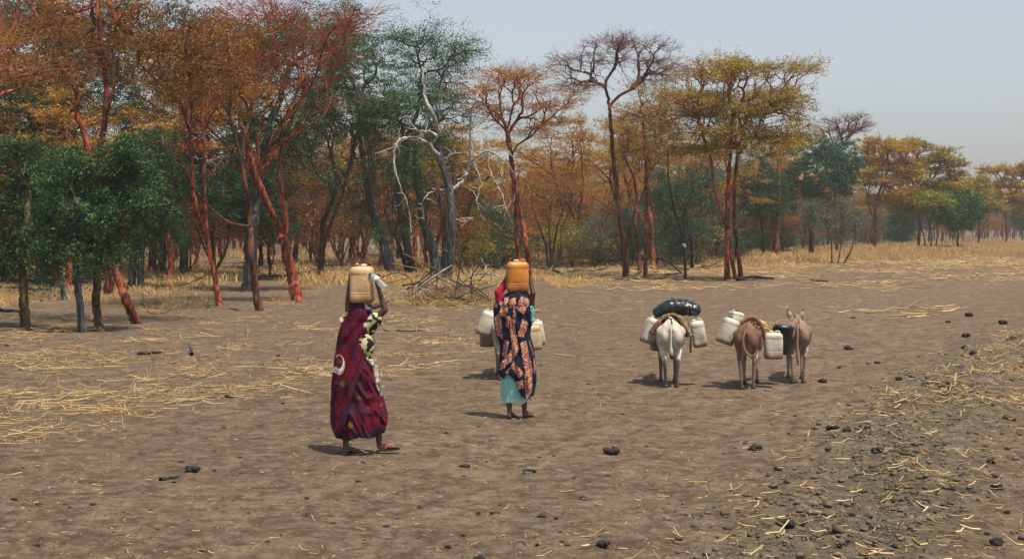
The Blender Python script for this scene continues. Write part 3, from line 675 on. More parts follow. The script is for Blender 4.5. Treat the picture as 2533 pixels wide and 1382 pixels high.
def place(p, x, y, rz, sc, label, group):
    if p not in used:
        o = p; used.add(p)
    else:
        o = p.copy(); COL.objects.link(o)
        for c in PK[p]:
            d = c.copy(); COL.objects.link(d); d.parent = o
    o.location = (x, y, gz(x, y)); o.rotation_euler = (0, 0, rz); o.scale = (sc,) * 3
    o['label'] = label; o['group'] = group; o['category'] = 'tree'
EDGE = np.array([[-900, 52], [-200, 52], [300, 60], [700, 64], [1000, 70], [1300, 82], [1600, 84], [1800, 88], [1950, 112], [2100, 165], [2300, 190], [2500, 245], [2700, 270], [3300, 330]], float)
pts = []
rng = np.random.default_rng(3)
tries = 0
while len(pts) < 265 and tries < 60000:
    tries += 1
    px = rng.uniform(-500, 2950); e = np.interp(px, EDGE[:, 0], EDGE[:, 1])
    D = e + (rng.exponential(42) if px < 2000 else rng.exponential(50))
    if D > e + 230: continue
    x = (px - CX) * D / F
    md = 3.0 + (D - e) * 0.012
    if any((x - q[0]) ** 2 + (D - q[1]) ** 2 < md * md for q in pts): continue
    pts.append((x, D, px))
for x, y, px in pts:
    g = rng.random()
    if g < (0.12 if px > 750 else 0.28):
        place(gproto[int(rng.integers(2))], x, y, rng.uniform(0, 6.28), rng.uniform(.8, 1.15), 'dark green bushy tree in the depth of the red-trunked woodland', 'green trees deep in the woodland')
    else:
        sc = rng.uniform(.72, 1.0) * (1.0 if px < 2000 else 1.1)
        place(protos[int(rng.integers(6))], x, y, rng.uniform(0, 6.28), sc, 'red-trunked acacia in the depth of the woodland behind the front row', 'red-trunked acacias deep in the woodland')
lp = []
tries = 0
while len(lp) < 95 and tries < 40000:
    tries += 1
    px = rng.uniform(250, 2650); e = np.interp(px, EDGE[:, 0], EDGE[:, 1]) + 4
    D = e + rng.exponential(45)
    if D > e + 170: continue
    x = (px - CX) * D / F
    if any((x - q[0]) ** 2 + (D - q[1]) ** 2 < 6 for q in lp): continue
    lp.append((x, D))
for x, y in lp:
    place(lproto[int(rng.integers(3))], x, y, rng.uniform(0, 6.28), rng.uniform(.7, 1.15), 'low rusty young acacia branching from the ground among the woodland trunks', 'young acacias in the woodland understorey')
sproto = [make_tree('shrub', 'x', (0, 0, 0), [([(0, 0, -.1), (-.2, 0, .5), (-.4, .1, .9)], .03, .02), ([(.1, 0, -.1), (.3, .1, .5), (.5, 0, 1.0)], .03, .02), ([(0, .1, -.1), (.05, .2, .6), (0, .3, 1.1)], .03, .02)],
    [(-.6, 0, 1.5, .9, .9, .7), (.6, .1, 1.6, 1.0, .9, .8), (0, .2, 2.2, .8, .8, .6)], 150, mt_, sd_, **dict(gk, leaf=.05, leaves=lv_, twigs=6)) for mt_, sd_, lv_ in (((M['bark_dark'], M['twig_grey'], M['leaf_grey']), 401, 6), ((M['bark_dark'], M['twig_grey'], M['leaf_blue']), 402, 9), ((M['bark_dark'], M['twig_brown'], M['leaf_olive']), 403, 3))]
for p in sproto: PK[p] = kids(p)
for k_ in range(60):
    px = rng.uniform(1080, 2300) ; D = np.interp(px, EDGE[:, 0], EDGE[:, 1]) + 1 + rng.exponential(22); x = (px - CX) * D / F
    place(sproto[k_ % 3], x, D, rng.uniform(0, 6.28), rng.uniform(.7, 1.35), 'low airy scrub bush between the trunks of the woodland', 'scrub bushes between the woodland trunks')
for o in bpy.data.objects:
    if o.get('group') == 'scrub bushes between the woodland trunks': o['category'] = 'shrub'
# the far wood that closes the view, one mass of trees
def far_wood():
    rg = np.random.default_rng(77); P = []
    while len(P) < 650:
        px = rg.uniform(-700, 3200); e = np.interp(px, EDGE[:, 0], EDGE[:, 1])
        D = e + 90 + rg.exponential(120)
        if D > 650: continue
        P.append(((px - CX) * D / F, D, -.1))
    me = bpy.data.meshes.new('far_wood'); me.from_pydata(P, [], [])
    o = obj('far_woodland', me); tag(o, 'far woodland that reads as one rusty brown mass behind the trees', 'wood', kind='stuff')
    g = bpy.data.node_groups.new('far_wood', 'GeometryNodeTree')
    g.interface.new_socket('Geometry', in_out='INPUT', socket_type='NodeSocketGeometry'); g.interface.new_socket('Geometry', in_out='OUTPUT', socket_type='NodeSocketGeometry')
    ni, no = g.nodes.new('NodeGroupInput'), g.nodes.new('NodeGroupOutput'); jn = g.nodes.new('GeometryNodeJoinGeometry')
    srcs = [protos[1], protos[4], lproto[0], lproto[1], gproto[0], protos[3]]
    rv = g.nodes.new('FunctionNodeRandomValue'); rv.data_type = 'INT'; rv.inputs[4].default_value = 0; rv.inputs[5].default_value = len(srcs) - 1; rv.inputs[8].default_value = 3
    ra = g.nodes.new('FunctionNodeRandomValue'); ra.data_type = 'FLOAT_VECTOR'; ra.inputs[0].default_value = (0, 0, 0); ra.inputs[1].default_value = (0, 0, 6.28); ra.inputs[8].default_value = 5
    rs = g.nodes.new('FunctionNodeRandomValue'); rs.data_type = 'FLOAT'; rs.inputs[2].default_value = .75; rs.inputs[3].default_value = 1.15; rs.inputs[8].default_value = 9
    for i_, p in enumerate(srcs):
        cmpn = g.nodes.new('FunctionNodeCompare'); cmpn.data_type = 'INT'; cmpn.operation = 'EQUAL'; g.links.new(rv.outputs[2], cmpn.inputs[2]); cmpn.inputs[3].default_value = i_
        for c in PK[p]:
            ip = g.nodes.new('GeometryNodeInstanceOnPoints'); oi = g.nodes.new('GeometryNodeObjectInfo'); oi.inputs['Object'].default_value = c; oi.transform_space = 'ORIGINAL'
            g.links.new(ni.outputs[0], ip.inputs['Points']); g.links.new(cmpn.outputs[0], ip.inputs['Selection']); g.links.new(oi.outputs['Geometry'], ip.inputs['Instance'])
            g.links.new(ra.outputs[0], ip.inputs['Rotation']); g.links.new(rs.outputs[1], ip.inputs['Scale']); g.links.new(ip.outputs[0], jn.inputs[0])
    g.links.new(jn.outputs[0], no.inputs[0])
    md = o.modifiers.new('trees', 'NODES'); md.node_group = g
far_wood()
# ------------------------------------------------------------------ grass and straw
def in_frame_px(x, y): return CX + F * x / y
def blades(P, H, rng, nb, lean=0.35, width=0.012):
    """tufts: P (n,2) -> curved blades of two quads"""
    n = len(P) * nb
    B = np.repeat(P, nb, 0) + rng.normal(size=(n, 2)) * 0.07
    Hh = np.repeat(H, nb) * rng.uniform(0.5, 1.15, n)
    z0 = gh(B[:, 0], B[:, 1]) - 0.01
    a = rng.uniform(0, 6.28, n); l = np.abs(rng.normal(0, lean, n)) * Hh
    dx, dy = np.cos(a) * l, np.sin(a) * l
    wa = rng.uniform(0, 3.14, n); wx, wy = np.cos(wa) * width * Hh * 1.6, np.sin(wa) * width * Hh * 1.6
    p0 = np.stack([B[:, 0], B[:, 1], z0], -1); p1 = p0 + np.stack([dx * .35, dy * .35, Hh * .6], -1); p2 = p0 + np.stack([dx, dy, Hh * .97], -1)
    wv = np.stack([wx, wy, wx * 0], -1)
    V = np.stack([p0 - wv, p0 + wv, p1 + wv * .8, p1 - wv * .8, p2 + wv * .15, p2 - wv * .15], 1).reshape(-1, 3)
    i = (np.arange(n) * 6)[:, None]
    Q = np.concatenate([i + np.array([[0, 1, 2, 3]]), i + np.array([[3, 2, 4, 5]])], 0)
    return V, Q, np.repeat(np.clip(rng.normal(.5, .22, n), 0, 1), 6)

rng = np.random.default_rng(9)
# tall pale grass along the far edge at right, and thinner grass between the trunks
gp = []; hh = []
while len(gp) < 15000:
    px = rng.uniform(1750, 2750); e = np.interp(px, [1750, 1900, 2050, 2250, 2533, 2750], [82, 92, 96, 104, 118, 124])
    D = e + (noise2(px / 60, 0 * px, 20) - .8) * 16 + rng.exponential(38) + rng.exponential(7)
    if D > 300: continue
    x = (px - CX) * D / F
    dens = noise2(x / 5, D / 7, 21)
    if rng.random() > 0.25 + 0.9 * dens: continue
    gp.append((x, D)); hh.append((0.22 + 0.5 * noise2(x / 6, D / 6, 22)) * (0.25 + 0.75 * min(1, max(0, (D - e + 8)) / 26)))
V, Q, T_ = blades(np.array(gp), np.array(hh), rng, 7, 0.35, 0.030)
tag(obj('dry_grass', mesh_np('dry_grass', V, Q, False, T_), M['grass']), 'tall pale golden grass along the foot of the trees at the right', 'grass', kind='stuff')
gp = []; hh = []
while len(gp) < 14000:
    px = rng.uniform(-150, 2050); e = np.interp(px, [0, 500, 1000, 1400, 2000], [46, 52, 56, 64, 80])
    D = e + (noise2(px / 70, 0 * px, 28) - .7) * 14 + rng.exponential(30)
    if D > 190: continue
    x = (px - CX) * D / F
    if rng.random() > max(0, 1.9 * noise2(x / 3.5, D / 4.5, 23) - 0.45): continue
    gp.append((x, D)); hh.append((0.10 + 0.40 * noise2(x / 3, D / 3, 24) ** 1.5 + .25 * (noise2(x / 9, D / 9, 29) > .62)) * min(1, .5 + (D - e) / 30))
V, Q, T_ = blades(np.array(gp), np.array(hh), rng, 6, 0.9, 0.03)
tag(obj('dry_grass', mesh_np('woodland_grass', V, Q, False, T_), M['grass']), 'patchy dry grass on the woodland floor between the trunks', 'grass', kind='stuff')

def stalks(P, L, A, rng, r0=0.007, rise=0.05):
    """lying stalks: P (n,2) centre, L length, A heading"""
    n = len(P)
    d = np.stack([np.cos(A), np.sin(A)], -1)
    tl = rng.normal(0, rise, n)
    pts = []
    for f in (-0.5, 0.0, 0.5):
        q = P + d * (L * f)[:, None] + rng.normal(size=(n, 2)) * (L * (0.05 if f == 0 else 0))[:, None]
        z = gh(q[:, 0], q[:, 1]) + r0 + np.abs(tl) * 0.3 + np.clip(tl * f * 2, 0, None) * 1.0 * L
        pts.append(np.stack([q[:, 0], q[:, 1], z], -1))
    Pp = np.stack(pts, 1)
    r = (r0 * rng.uniform(.4, 1.3, n))[:, None] * np.array([[1, .95, .7]])
    V, Q = tubes_np(Pp, r, 4)
    return V, Q, np.repeat(np.clip(rng.normal(.55, .25, n), 0, 1), 12)

def straw_density(px, py):
    # the stubbly field left of the track
    left = np.interp(px, [0, 400, 800, 950, 1300, 1700, 2000, 2300], [1130, 1060, 985, 950, 870, 800, 745, 700])
    return np.clip((left - py) / 60, 0, 1)
pk = Pack()
# heaps of fallen stalks
for _ in range(420):
    px = rng.uniform(-150, 2050) if rng.random() < .35 else rng.uniform(-150, 1250); py = 665 + 455 * rng.random() ** 1.3
    if rng.random() > straw_density(px, py): continue
    if px > 300 and px < 900 and py < 800 and rng.random() < .5: continue
    x, y = ground_pt(px, py)
    k = int(rng.uniform(3, 17) * (2.2 if rng.random() < .12 else 1)); sp = rng.uniform(.10, .42); A0 = rng.normal(0.1, 0.6)
    P = np.array([x, y]) + rng.normal(size=(k, 2)) * np.array([sp * 1.5, sp])
    pk.add(*stalks(P, rng.uniform(.10, .62, k) * rng.uniform(.5, 1.1), A0 + rng.normal(0, .45, k), rng, .0058, .10)[:3])
    kk = int(rng.uniform(1, 8))
    P = np.array([x, y]) + rng.normal(size=(kk, 2)) * sp * .5
    V, Q, T_ = blades(P, np.full(kk, rng.uniform(.04, .13)), rng, 3, 1.2, .04); pk.add(V, Q, T_)
# single bits everywhere on the left
n = 8000
px = rng.uniform(-150, 2100, n); py = 680 + 470 * rng.random(n) ** .9
keep = rng.random(n) < straw_density(px, py) * np.clip(2.2 * noise2(px / 90, py / 30, 31) - .60, 0.12, 1); px, py = px[keep], py[keep]
D = CAMH * F / (py - HY); P = np.stack([(px - CX) * D / F, D], -1)
pk.add(*stalks(P, rng.exponential(.10, len(P)) + .035, rng.uniform(0, 3.14, len(P)) * .8 - .4, rng, .0040, .2))
# standing stubs
n = 130
px = rng.uniform(-100, 1300, n); py = rng.uniform(720, 1080, n); keep = rng.random(n) < straw_density(px, py); px, py = px[keep], py[keep]
D = CAMH * F / (py - HY); P = np.stack([(px - CX) * D / F, D], -1); Hs = rng.uniform(.06, .34, len(P)) 
z = gh(P[:, 0], P[:, 1])
top_ = np.stack([P[:, 0] + rng.normal(size=len(P)) * .07, P[:, 1] + rng.normal(size=len(P)) * .07, z + Hs], -1)
b0 = np.stack([P[:, 0], P[:, 1], z - .02], -1)
V, Q = tubes_np(np.stack([b0, (b0 + top_) / 2, top_], 1), np.tile([.006, .005, .003], (len(P), 1)), 4)
pk.add(V, Q, np.full(len(V), .6))
tag(obj('straw_litter', pk.mesh('straw_litter'), M['straw']), 'golden straw and broken stalks strewn over the earth left of the track', 'straw', kind='stuff')
pk = Pack()
for _ in range(150):
    px = rng.uniform(1500, 2600); py = rng.uniform(632, 648) + rng.exponential(16) + max(0, (2000 - px)) * .07
    x, y = ground_pt(px, py); k = int(rng.uniform(10, 40))
    pk.add(*stalks(np.array([x, y]) + rng.normal(size=(k, 2)) * np.array([1.2, 1.2]), rng.uniform(.2, .9, k), rng.uniform(-.8, .8, k), rng, .014, .12))
# chaff over the track and straw in the churned right side
n = 15000
y = 9.5 + rng.exponential(11, n); u = rng.uniform(-.42, .42, n); x = u * y
pxx = CX + F * x / y
b = berm_off(x, y)
keep = rng.random(n) < np.where(b > -1.0, .40, .22) * (0.3 + 1.2 * noise2(x / .8, y / .8, 33))
P = np.stack([x, y], -1)[keep]
pk.add(*stalks(P, rng.exponential(.028, len(P)) + .014, rng.uniform(0, 6.28, len(P)), rng, .0036, .2))
n = 700
y = 10 + rng.exponential(12, n); x = np.interp(y, BER[:, 0], BER[:, 1]) + rng.normal(.3, 1.2, n)
pk.add(*stalks(np.stack([x, y], -1), rng.uniform(.04, .22, n), rng.uniform(0, 6.28, n), rng, .0065, .16))
for _ in range(90):
    y = rng.uniform(18, 36); x = np.interp(y, BER[:, 0], BER[:, 1]) + rng.uniform(-.6, 2.8); k = int(rng.uniform(8, 26))
    pk.add(*stalks(np.array([x, y]) + rng.normal(size=(k, 2)) * .25, rng.uniform(.06, .28, k), rng.uniform(0, 6.28, k), rng, .0065, .22))
tag(obj('straw_litter', pk.mesh('chaff'), M['straw']), 'bits of straw and chaff scattered over the track and the churned soil at right', 'straw', kind='stuff')

# ------------------------------------------------------------------ clods and dung
def lump_np(rng, r, flat=.6, sub=2):
    bm = bmesh.new(); bmesh.ops.create_icosphere(bm, subdivisions=sub, radius=1)
    V = np.array([v.co[:] for v in bm.verts]); Fc = np.array([[v.index for v in f.verts] for f in bm.faces]); bm.free()
    o = rng.uniform(0, 99, 3)
    dsp = 1 + .80 * (noise2(V[:, 0] * 1.7 + o[0], V[:, 1] * 1.7 + V[:, 2] * 2.3 + o[1], 41) - .5) + .75 * (noise2(V[:, 0] * 4 + V[:, 2] * 3 + o[2], V[:, 1] * 4 + o[0], 42) - .5)
    V = V * dsp[:, None] * np.array([1, rng.uniform(.7, 1), flat]) * r
    return V, Fc
LB = [lump_np(rng, 1.0, .5, 1) for _ in range(8)]
Vs, Fs, nn = [], [], 0
def add_lump(x, y, r, sink=.25):
    global nn
    V, Fc = LB[int(rng.integers(8))]
    a = rng.uniform(0, 6.28); c_, s_ = math.cos(a), math.sin(a)
    V = V @ np.array([[c_, s_, 0], [-s_, c_, 0], [0, 0, 1]]) * r + np.array([x, y, gz(x, y) + r * .65 * (1 - 2 * sink)])
    Vs.append(V); Fs.append(Fc + nn); nn += len(V)
for _ in range(9000):
    y = 9.0 + rng.exponential(9); x = float(np.interp(y, BER[:, 0], BER[:, 1])) + (rng.normal(-.1, .34 + .012 * y) if rng.random() < .8 else rng.normal(.6, 1.1))
    if rng.random() > 1.7 * noise2(x / .5, y / .7, 46): continue
    add_lump(x, y, min(.085, .007 + rng.exponential(.0085)) * (2.0 if rng.random() < .03 else 1))
for _ in range(2600):
    y = 9.0 + rng.exponential(12); x = y * rng.uniform(-.4, .4)
    if rng.random() < noise2(x / 1.3, y / 1.3, 44): add_lump(x, y, min(.022, .004 + rng.exponential(.0035)))
Vd, Fd, nd = [], [], 0
for _ in range(1500):
    y = 9.0 + rng.exponential(10); x = y * rng.uniform(-.4, .4)
    if rng.random() > 1.6 * noise2(x / .9 + 7, y / .9, 47) - .25: continue
    r_ = .004 + rng.exponential(.006); V, Fc = LB[int(rng.integers(8))]; a = rng.uniform(0, 6.28); c_, s_ = math.cos(a), math.sin(a)
    V = V @ np.array([[c_, s_, 0], [-s_, c_, 0], [0, 0, 1]]) * np.array([r_ * 1.6, r_, r_]) + np.array([x, y, gz(x, y) + r_ * .3]); Vd.append(V); Fd.append(Fc + nd); nd += len(V)
tag(obj('dark_crumbs', mesh_np('dark_crumbs', np.concatenate(Vd), np.concatenate(Fd), False), M['dung']), 'dark crumbs of dung and bark trodden into the open earth', 'crumbs', kind='stuff')
tag(obj('soil_clods', mesh_np('soil_clods', np.concatenate(Vs), np.concatenate(Fs), False), M['soil_clod']), 'grey crumbled soil clods along the churned edge of the track', 'soil', kind='stuff')

DUNG = [(480, 1166, 40, 'dark dung heap on the bare earth left of the woman with the bottle'), (1513, 1118, 44, 'dark dung heap on the track straight below the white donkey'),
        (1310, 1162, 26, 'smooth grey stone on the track below the woman with the orange can'), (1868, 1104, 40, 'dark dung heap below the brown donkey, on a few straws'),
        (1442, 1227, 22, 'small dark dung lump lower down, among scattered straw bits'), (1490, 1337, 40, 'flat dark lump near the bottom edge right of centre'),
        (1108, 1346, 22, 'flat dark lump near the bottom edge left of centre'), (1188, 1376, 34, 'striped dark lump cut by the bottom edge'),
        (1942, 1300, 52, 'largest black dung heap at lower right'), (1990, 1303, 24, 'round black lump touching the largest heap at lower right'),
        (2470, 1212, 36, 'black dung heap behind a slanting straw at right'), (2462, 1347, 46, 'black knobbly dung heap in the lower right corner'),
        (2100, 857, 26, 'flat dark lump on the track right of the donkeys'), (2035, 940, 28, 'flat dark lump just right of the last donkey'), (565, 986, 22, 'dark lump in the straw left of the woman with the bottle')]
DUNG2 = [(2398, 782, 26), (2345, 795, 15), (2390, 832, 26), (2385, 862, 22), (2408, 884, 22), (2290, 962, 30), (2342, 968, 30), (2225, 938, 26), (2060, 1058, 34), (2095, 1072, 26), (2145, 1062, 24), (2205, 1225, 26),
         (2355, 1224, 24), (1925, 1161, 28), (1914, 1211, 26), (2210, 1362, 30), (1996, 1343, 28), (2440, 1325, 22), (2375, 1280, 12), (2240, 1110, 40), (2170, 1130, 30), (2495, 1270, 22), (2280, 1200, 20), (2105, 1290, 22),
         (2450, 1145, 24), (2480, 800, 26), (2505, 845, 24), (1375, 1277, 18), (1420, 1178, 12), (2170, 895, 16), (2075, 905, 14), (2110, 785, 12), (700, 1000, 14), (690, 880, 16)]
def heap(name, x, y, wd, mat, label, cat, group=None):
    r = wd / 2; Vh, Fh, k0 = [], [], 0
    for k in range(11):
        V, Fc = lump_np(rng, r * rng.uniform(.28, .52), .75, 2)
        a = rng.uniform(0, 6.28); q = rng.uniform(0, .55) * r
        V = V + np.array([math.cos(a) * q * 1.2, math.sin(a) * q * .8, r * (.18 + .3 * (k > 3))]); Vh.append(V); Fh.append(Fc + k0); k0 += len(V)
    o = obj(name, mesh_np(name, np.concatenate(Vh), np.concatenate(Fh)), mat); o.location = (x, y, gz(x, y) - .005)
    return tag(o, label, cat, group)
for px, py, wd, lab in DUNG:
    x, y = ground_pt(px, py); s = F / y
    if 'stone' in lab:
        V, Fc = lump_np(rng, wd / s / 2, .7, 3); o = obj('stone', mesh_np('stone', V, Fc), plain('stone', (.13, .13, .125), .9, .3, 20, .5)); o.location = (x, y, gz(x, y) + .02); tag(o, lab, 'stone')
    else:
        heap('dung_heap', x, y, wd / s, M['dung'], lab, 'dung')
for px, py, wd in DUNG2:
    x, y = ground_pt(px, py); s = F / y
    heap('earth_lump', x, y, wd / s, M['dung'], 'dark lump lying on or beside the track among straw and crumbled earth', 'lump', 'dark lumps strewn along the track')

# ------------------------------------------------------------------ sticks, logs, brush
def stick(name, pts, wpx, mat, label, cat='branch', lift=.5, group=None, parent=None, endw=.5, raise_=None):
    Dm = dist_of(pts[0][1]); P = []
    for i, p in enumerate(pts):
        x, y = ground_pt(p[0], p[1]); h = p[2] if len(p) > 2 else 0
        P.append((x, y, gz(x, y) + h + wpx * y / F * .4))
    P = smooth_line(P, 5 * len(P)); P += rng.normal(size=P.shape) * .006
    c = P[0].copy()
    V, Q = tubes_np((P - c)[None], np.linspace(wpx, wpx * endw, len(P))[None] * Dm / F / 2, 7)
    o = obj(name, mesh_np(name, V, Q), mat, parent); o.location = c
    if parent is None: tag(o, label, cat, group)
    return o
stick('stick', [(950, 817), (1000, 819), (1042, 818)], 5, M['bark_dark'], 'thin dark stick lying behind the raised arm of the woman with the bottle')
stick('log', [(905, 768), (950, 757), (985, 748), (1010, 742)], 13, M['bark_brown'], 'fallen brown log at the left foot of the brush pile', 'log')
stick('fallen_branch', [(1475, 655, .1), (1560, 652, .2), (1640, 660, .35), (1690, 682)], 9, M['bark_dark'], 'long dark fallen bough arching left from the sapling foot')
stick('log', [(1700, 684), (1640, 684), (1590, 685)], 9, M['bark_dark'], 'dark log lying flat left of the sapling foot', 'log')
stick('fallen_branch', [(1825, 695), (1862, 690), (1912, 693)], 10, M['bark_dark'], 'dark log on the ground right of the red trunk cluster', 'log')
stick('stick', [(2008, 698), (2030, 697), (2048, 698)], 6, M['bark_dark'], 'short dark stick on the earth above the donkeys')
stick('fallen_branch', [(1325, 668, .1), (1370, 676, .1), (1410, 690)], 8, M['bark_dark'], 'dark crooked fallen branch right of the orange can')
stick('fallen_branch', [(1420, 686), (1450, 690), (1500, 684, .1)], 5, M['bark_brown'], 'thin brown fallen branch left of the tall bare-crowned acacia')
stick('stick', [(355, 692), (400, 694), (425, 691)], 6, M['bark_dark'], 'dark stick on the shaded ground, left one of two right of the thicket')
stick('stick', [(440, 690), (475, 694), (502, 690)], 6, M['bark_dark'], 'dark stick on the shaded ground, right one of two right of the thicket')
stick('stick', [(352, 742, .22), (366, 772), (400, 776), (425, 766)], 4, M['bark_orange'], 'pale bent stick on the earth right of the leaning brown trunk')
stick('log', [(338, 876), (370, 876), (400, 874)], 11, M['bark_dark'], 'short charred log lying in the straw at left', 'log')
stick('stub', [(475, 878, 0), (468, 868, .12)], 9, M['bark_grey'], 'short grey stub standing in the straw at left', 'stump')
stick('log', [(-20, 768), (10, 772), (45, 776)], 12, M['bark_dark'], 'dark root lying at the left edge under the thicket', 'log')
stick('stick', [(398, 1192), (420, 1186), (442, 1182)], 10, M['dung'], 'dark chunk of charred wood beside the dung heap at lower left')
dproto = []
for k_ in range(3):
    P_, R_ = [], []
    main = smooth_line([(-1.6, 0, .05), (-.6, .15 * k_, .12), (.4, -.1, .10), (1.4, .1, .22 + .1 * k_)], 6); P_.append(main); R_.append(np.linspace(.055, .02, 6))
    for j_ in range(7):
        b_ = main[int(rng.integers(1, 6))]; e_ = b_ + np.array([rng.normal() * .6, rng.normal() * .4, abs(rng.normal()) * .35]); m_ = (b_ + e_) / 2 + rng.normal(size=3) * .08
        P_.append(smooth_line([b_, m_, e_], 6)); R_.append(np.linspace(.022, .006, 6))
    V, Q = tubes_np(P_, R_, 5); dproto.append(mesh_np('fallen_wood', V, Q))
for k_ in range(70):
    px = rng.uniform(-50, 1950); e = np.interp(px, [0, 500, 1000, 1400, 2000], [50, 56, 62, 70, 84]); D = e + rng.exponential(22); x = (px - CX) * D / F
    o = obj('fallen_branch', dproto[k_ % 3], M['bark_dark'] if k_ % 3 else M['bark_dark']); o.location = (x, D, gz(x, D)); o.rotation_euler = (0, 0, rng.uniform(-.7, .7) + (3.14 if rng.random() < .5 else 0)); o.scale = (rng.uniform(.5, 1.2),) * 3
    tag(o, 'dark fallen bough with a few twigs lying among dry grass on the woodland floor', 'branch', 'fallen boughs on the woodland floor')
x0, y0 = ground_pt(1105, 752)
brush = empty('brush_pile', (x0, y0, gz(x0, y0)), 'heap of cut grey-brown branches and straw between the two women', 'brush')
s0 = F / y0
BR = [([(1035, 730), (1070, 700), (1120, 668)], 8), ([(1040, 718), (1070, 695), (1115, 670)], 6), ([(1125, 762), (1135, 700), (1148, 620)], 4), ([(1150, 690), (1120, 640), (1080, 625)], 4),
      ([(970, 665), (1040, 680), (1120, 700)], 4), ([(1190, 745), (1210, 700), (1190, 650)], 4), ([(1040, 760), (1080, 720), (1070, 660)], 5), ([(1160, 740), (1120, 730), (1090, 715)], 5),
      ([(1168, 755), (1166, 700), (1185, 670)], 6), ([(1018, 760), (1020, 710), (1000, 690)], 6), ([(955, 745), (1010, 720), (1060, 725)], 3), ([(1020, 655), (1060, 690), (1130, 725)], 4),
      ([(1140, 615), (1150, 660), (1165, 690)], 3), ([(1110, 770), (1160, 735), (1230, 715)], 5), ([(1000, 640), (1060, 665), (1100, 690)], 3), ([(1060, 770), (1035, 730), (1050, 690)], 5),
      ([(1215, 755), (1160, 720), (1130, 690)], 4), ([(1180, 770), (1130, 745), (1070, 750)], 6), ([(940, 700), (985, 690), (1030, 712)], 3), ([(1090, 775), (1110, 735), (1140, 720)], 6)]
for k in range(46):
    a = rng.uniform(0, 3.14); L = rng.uniform(25, 80); c_ = (rng.uniform(1000, 1200), rng.uniform(690, 760))
    BR.append(([(c_[0] - math.cos(a) * L, min(772, c_[1] + math.sin(a) * L * .5)), (c_[0] + rng.normal() * 5, c_[1] + rng.normal() * 5), (c_[0] + math.cos(a) * L, max(650, c_[1] - math.sin(a) * L * .5))], rng.uniform(1.8, 4.5)))
for i, (pl, wpx) in enumerate(BR):
    dy0 = rng.uniform(-1.0, 1.2); P = []
    for p in pl:
        zz = max(0.02, (765 - p[1]) / s0); P.append(((p[0] - 1105) / s0, dy0 + rng.normal() * .15, zz))
    P = smooth_line(P, 9)
    V, Q = tubes_np(P[None], np.linspace(wpx, wpx * .5, len(P))[None] / s0 / 2, 6)
    obj('branch', mesh_np('brush_branch', V, Q), M[('bark_dead', 'bark_brown', 'bark_dark', 'bark_grey', 'straw')[i % 5 if i % 5 != 4 else 4]], brush)
k = 1500
P = np.stack([x0 + rng.normal(size=k) * 1.0, y0 + rng.normal(size=k) * .9], -1)
zt = np.clip(.55 * np.exp(-((P[:, 0] - x0) / 1.0) ** 2 - ((P[:, 1] - y0) / 1.0) ** 2), 0, 1) * rng.uniform(0, 1, k)
d = rng.normal(size=(k, 3)) * np.array([1, .8, .5]); d = nz(d) * rng.uniform(.08, .4, (k, 1))
c0 = np.stack([P[:, 0] - x0, P[:, 1] - y0, zt + .04], -1)
q = np.stack([c0 - d, c0 + rng.normal(size=(k, 3)) * .02, c0 + d], 1); q[..., 2] = np.maximum(q[..., 2], .01)
V, Q = tubes_np(q, np.tile([.007, .006, .004], (k, 1)), 3)
o = obj('straw', mesh_np('brush_straw', V, Q, True, np.repeat(np.clip(rng.normal(.4, .25, k), 0, 1), 9)), M['straw'], brush); o['kind'] = 'stuff'

# white scraps caught in trees
mw = plain('white_plastic', (.85, .85, .85), .5, .1)
for px, py, D, r, lab in ((1692, 605, dist_of(692) - .2, .09, 'white scrap of plastic snagged low on the dark sapling'), (1687, 211, 66, .07, 'white fleck high in the yellow crown left of the wide acacia'), (1440, 175, 67, .06, 'white fleck on the bare purplish crown')):
    V, Fc = lump_np(rng, r, .7, 2); V2, F2 = lump_np(rng, r * .6, .9, 2); V2 = V2 + np.array([r * .5, 0, -r * .9])
    o = obj('plastic_scrap', mesh_np('scrap', np.concatenate([V, V2]), np.concatenate([Fc, F2 + len(V)])), mw); x, z = W(px, py, D); o.location = (x, D, z); tag(o, lab, 'scrap')

# ------------------------------------------------------------------ figures: bodies grown as one continuous surface
def cap_mesh(bm, p0, r0, p1, r1, k=12):
    p0, p1 = Vector(p0), Vector(p1); ax = p1 - p0; L = ax.length
    q = (ax.normalized() if L > 1e-6 else Vector((0, 0, 1))).to_track_quat('Z', 'Y').to_matrix()
    rings = []
    for a in (-80, -50, -20): rings.append((r0 * math.sin(math.radians(a)), r0 * math.cos(math.radians(a))))
    for a in (20, 50, 80): rings.append((L + r1 * math.sin(math.radians(a)), r1 * math.cos(math.radians(a))))
    vs = [[bm.verts.new(p0 + q @ Vector((r * math.cos(2 * math.pi * j / k), r * math.sin(2 * math.pi * j / k), z))) for j in range(k)] for z, r in rings]
    for a, b in zip(vs, vs[1:]):
        for j in range(k): bm.faces.new((a[j], a[(j + 1) % k], b[(j + 1) % k], b[j]))
    bm.faces.new(vs[0][::-1]); bm.faces.new(vs[-1])

def ell_mesh(bm, c, r, rot=(0, 0, 0)):
    from mathutils import Euler
    mt = Matrix.Translation(c) @ Euler(rot).to_matrix().to_4x4() @ Matrix.Diagonal((r[0], r[1], r[2], 1))
    bmesh.ops.create_icosphere(bm, subdivisions=3, radius=1, matrix=mt)

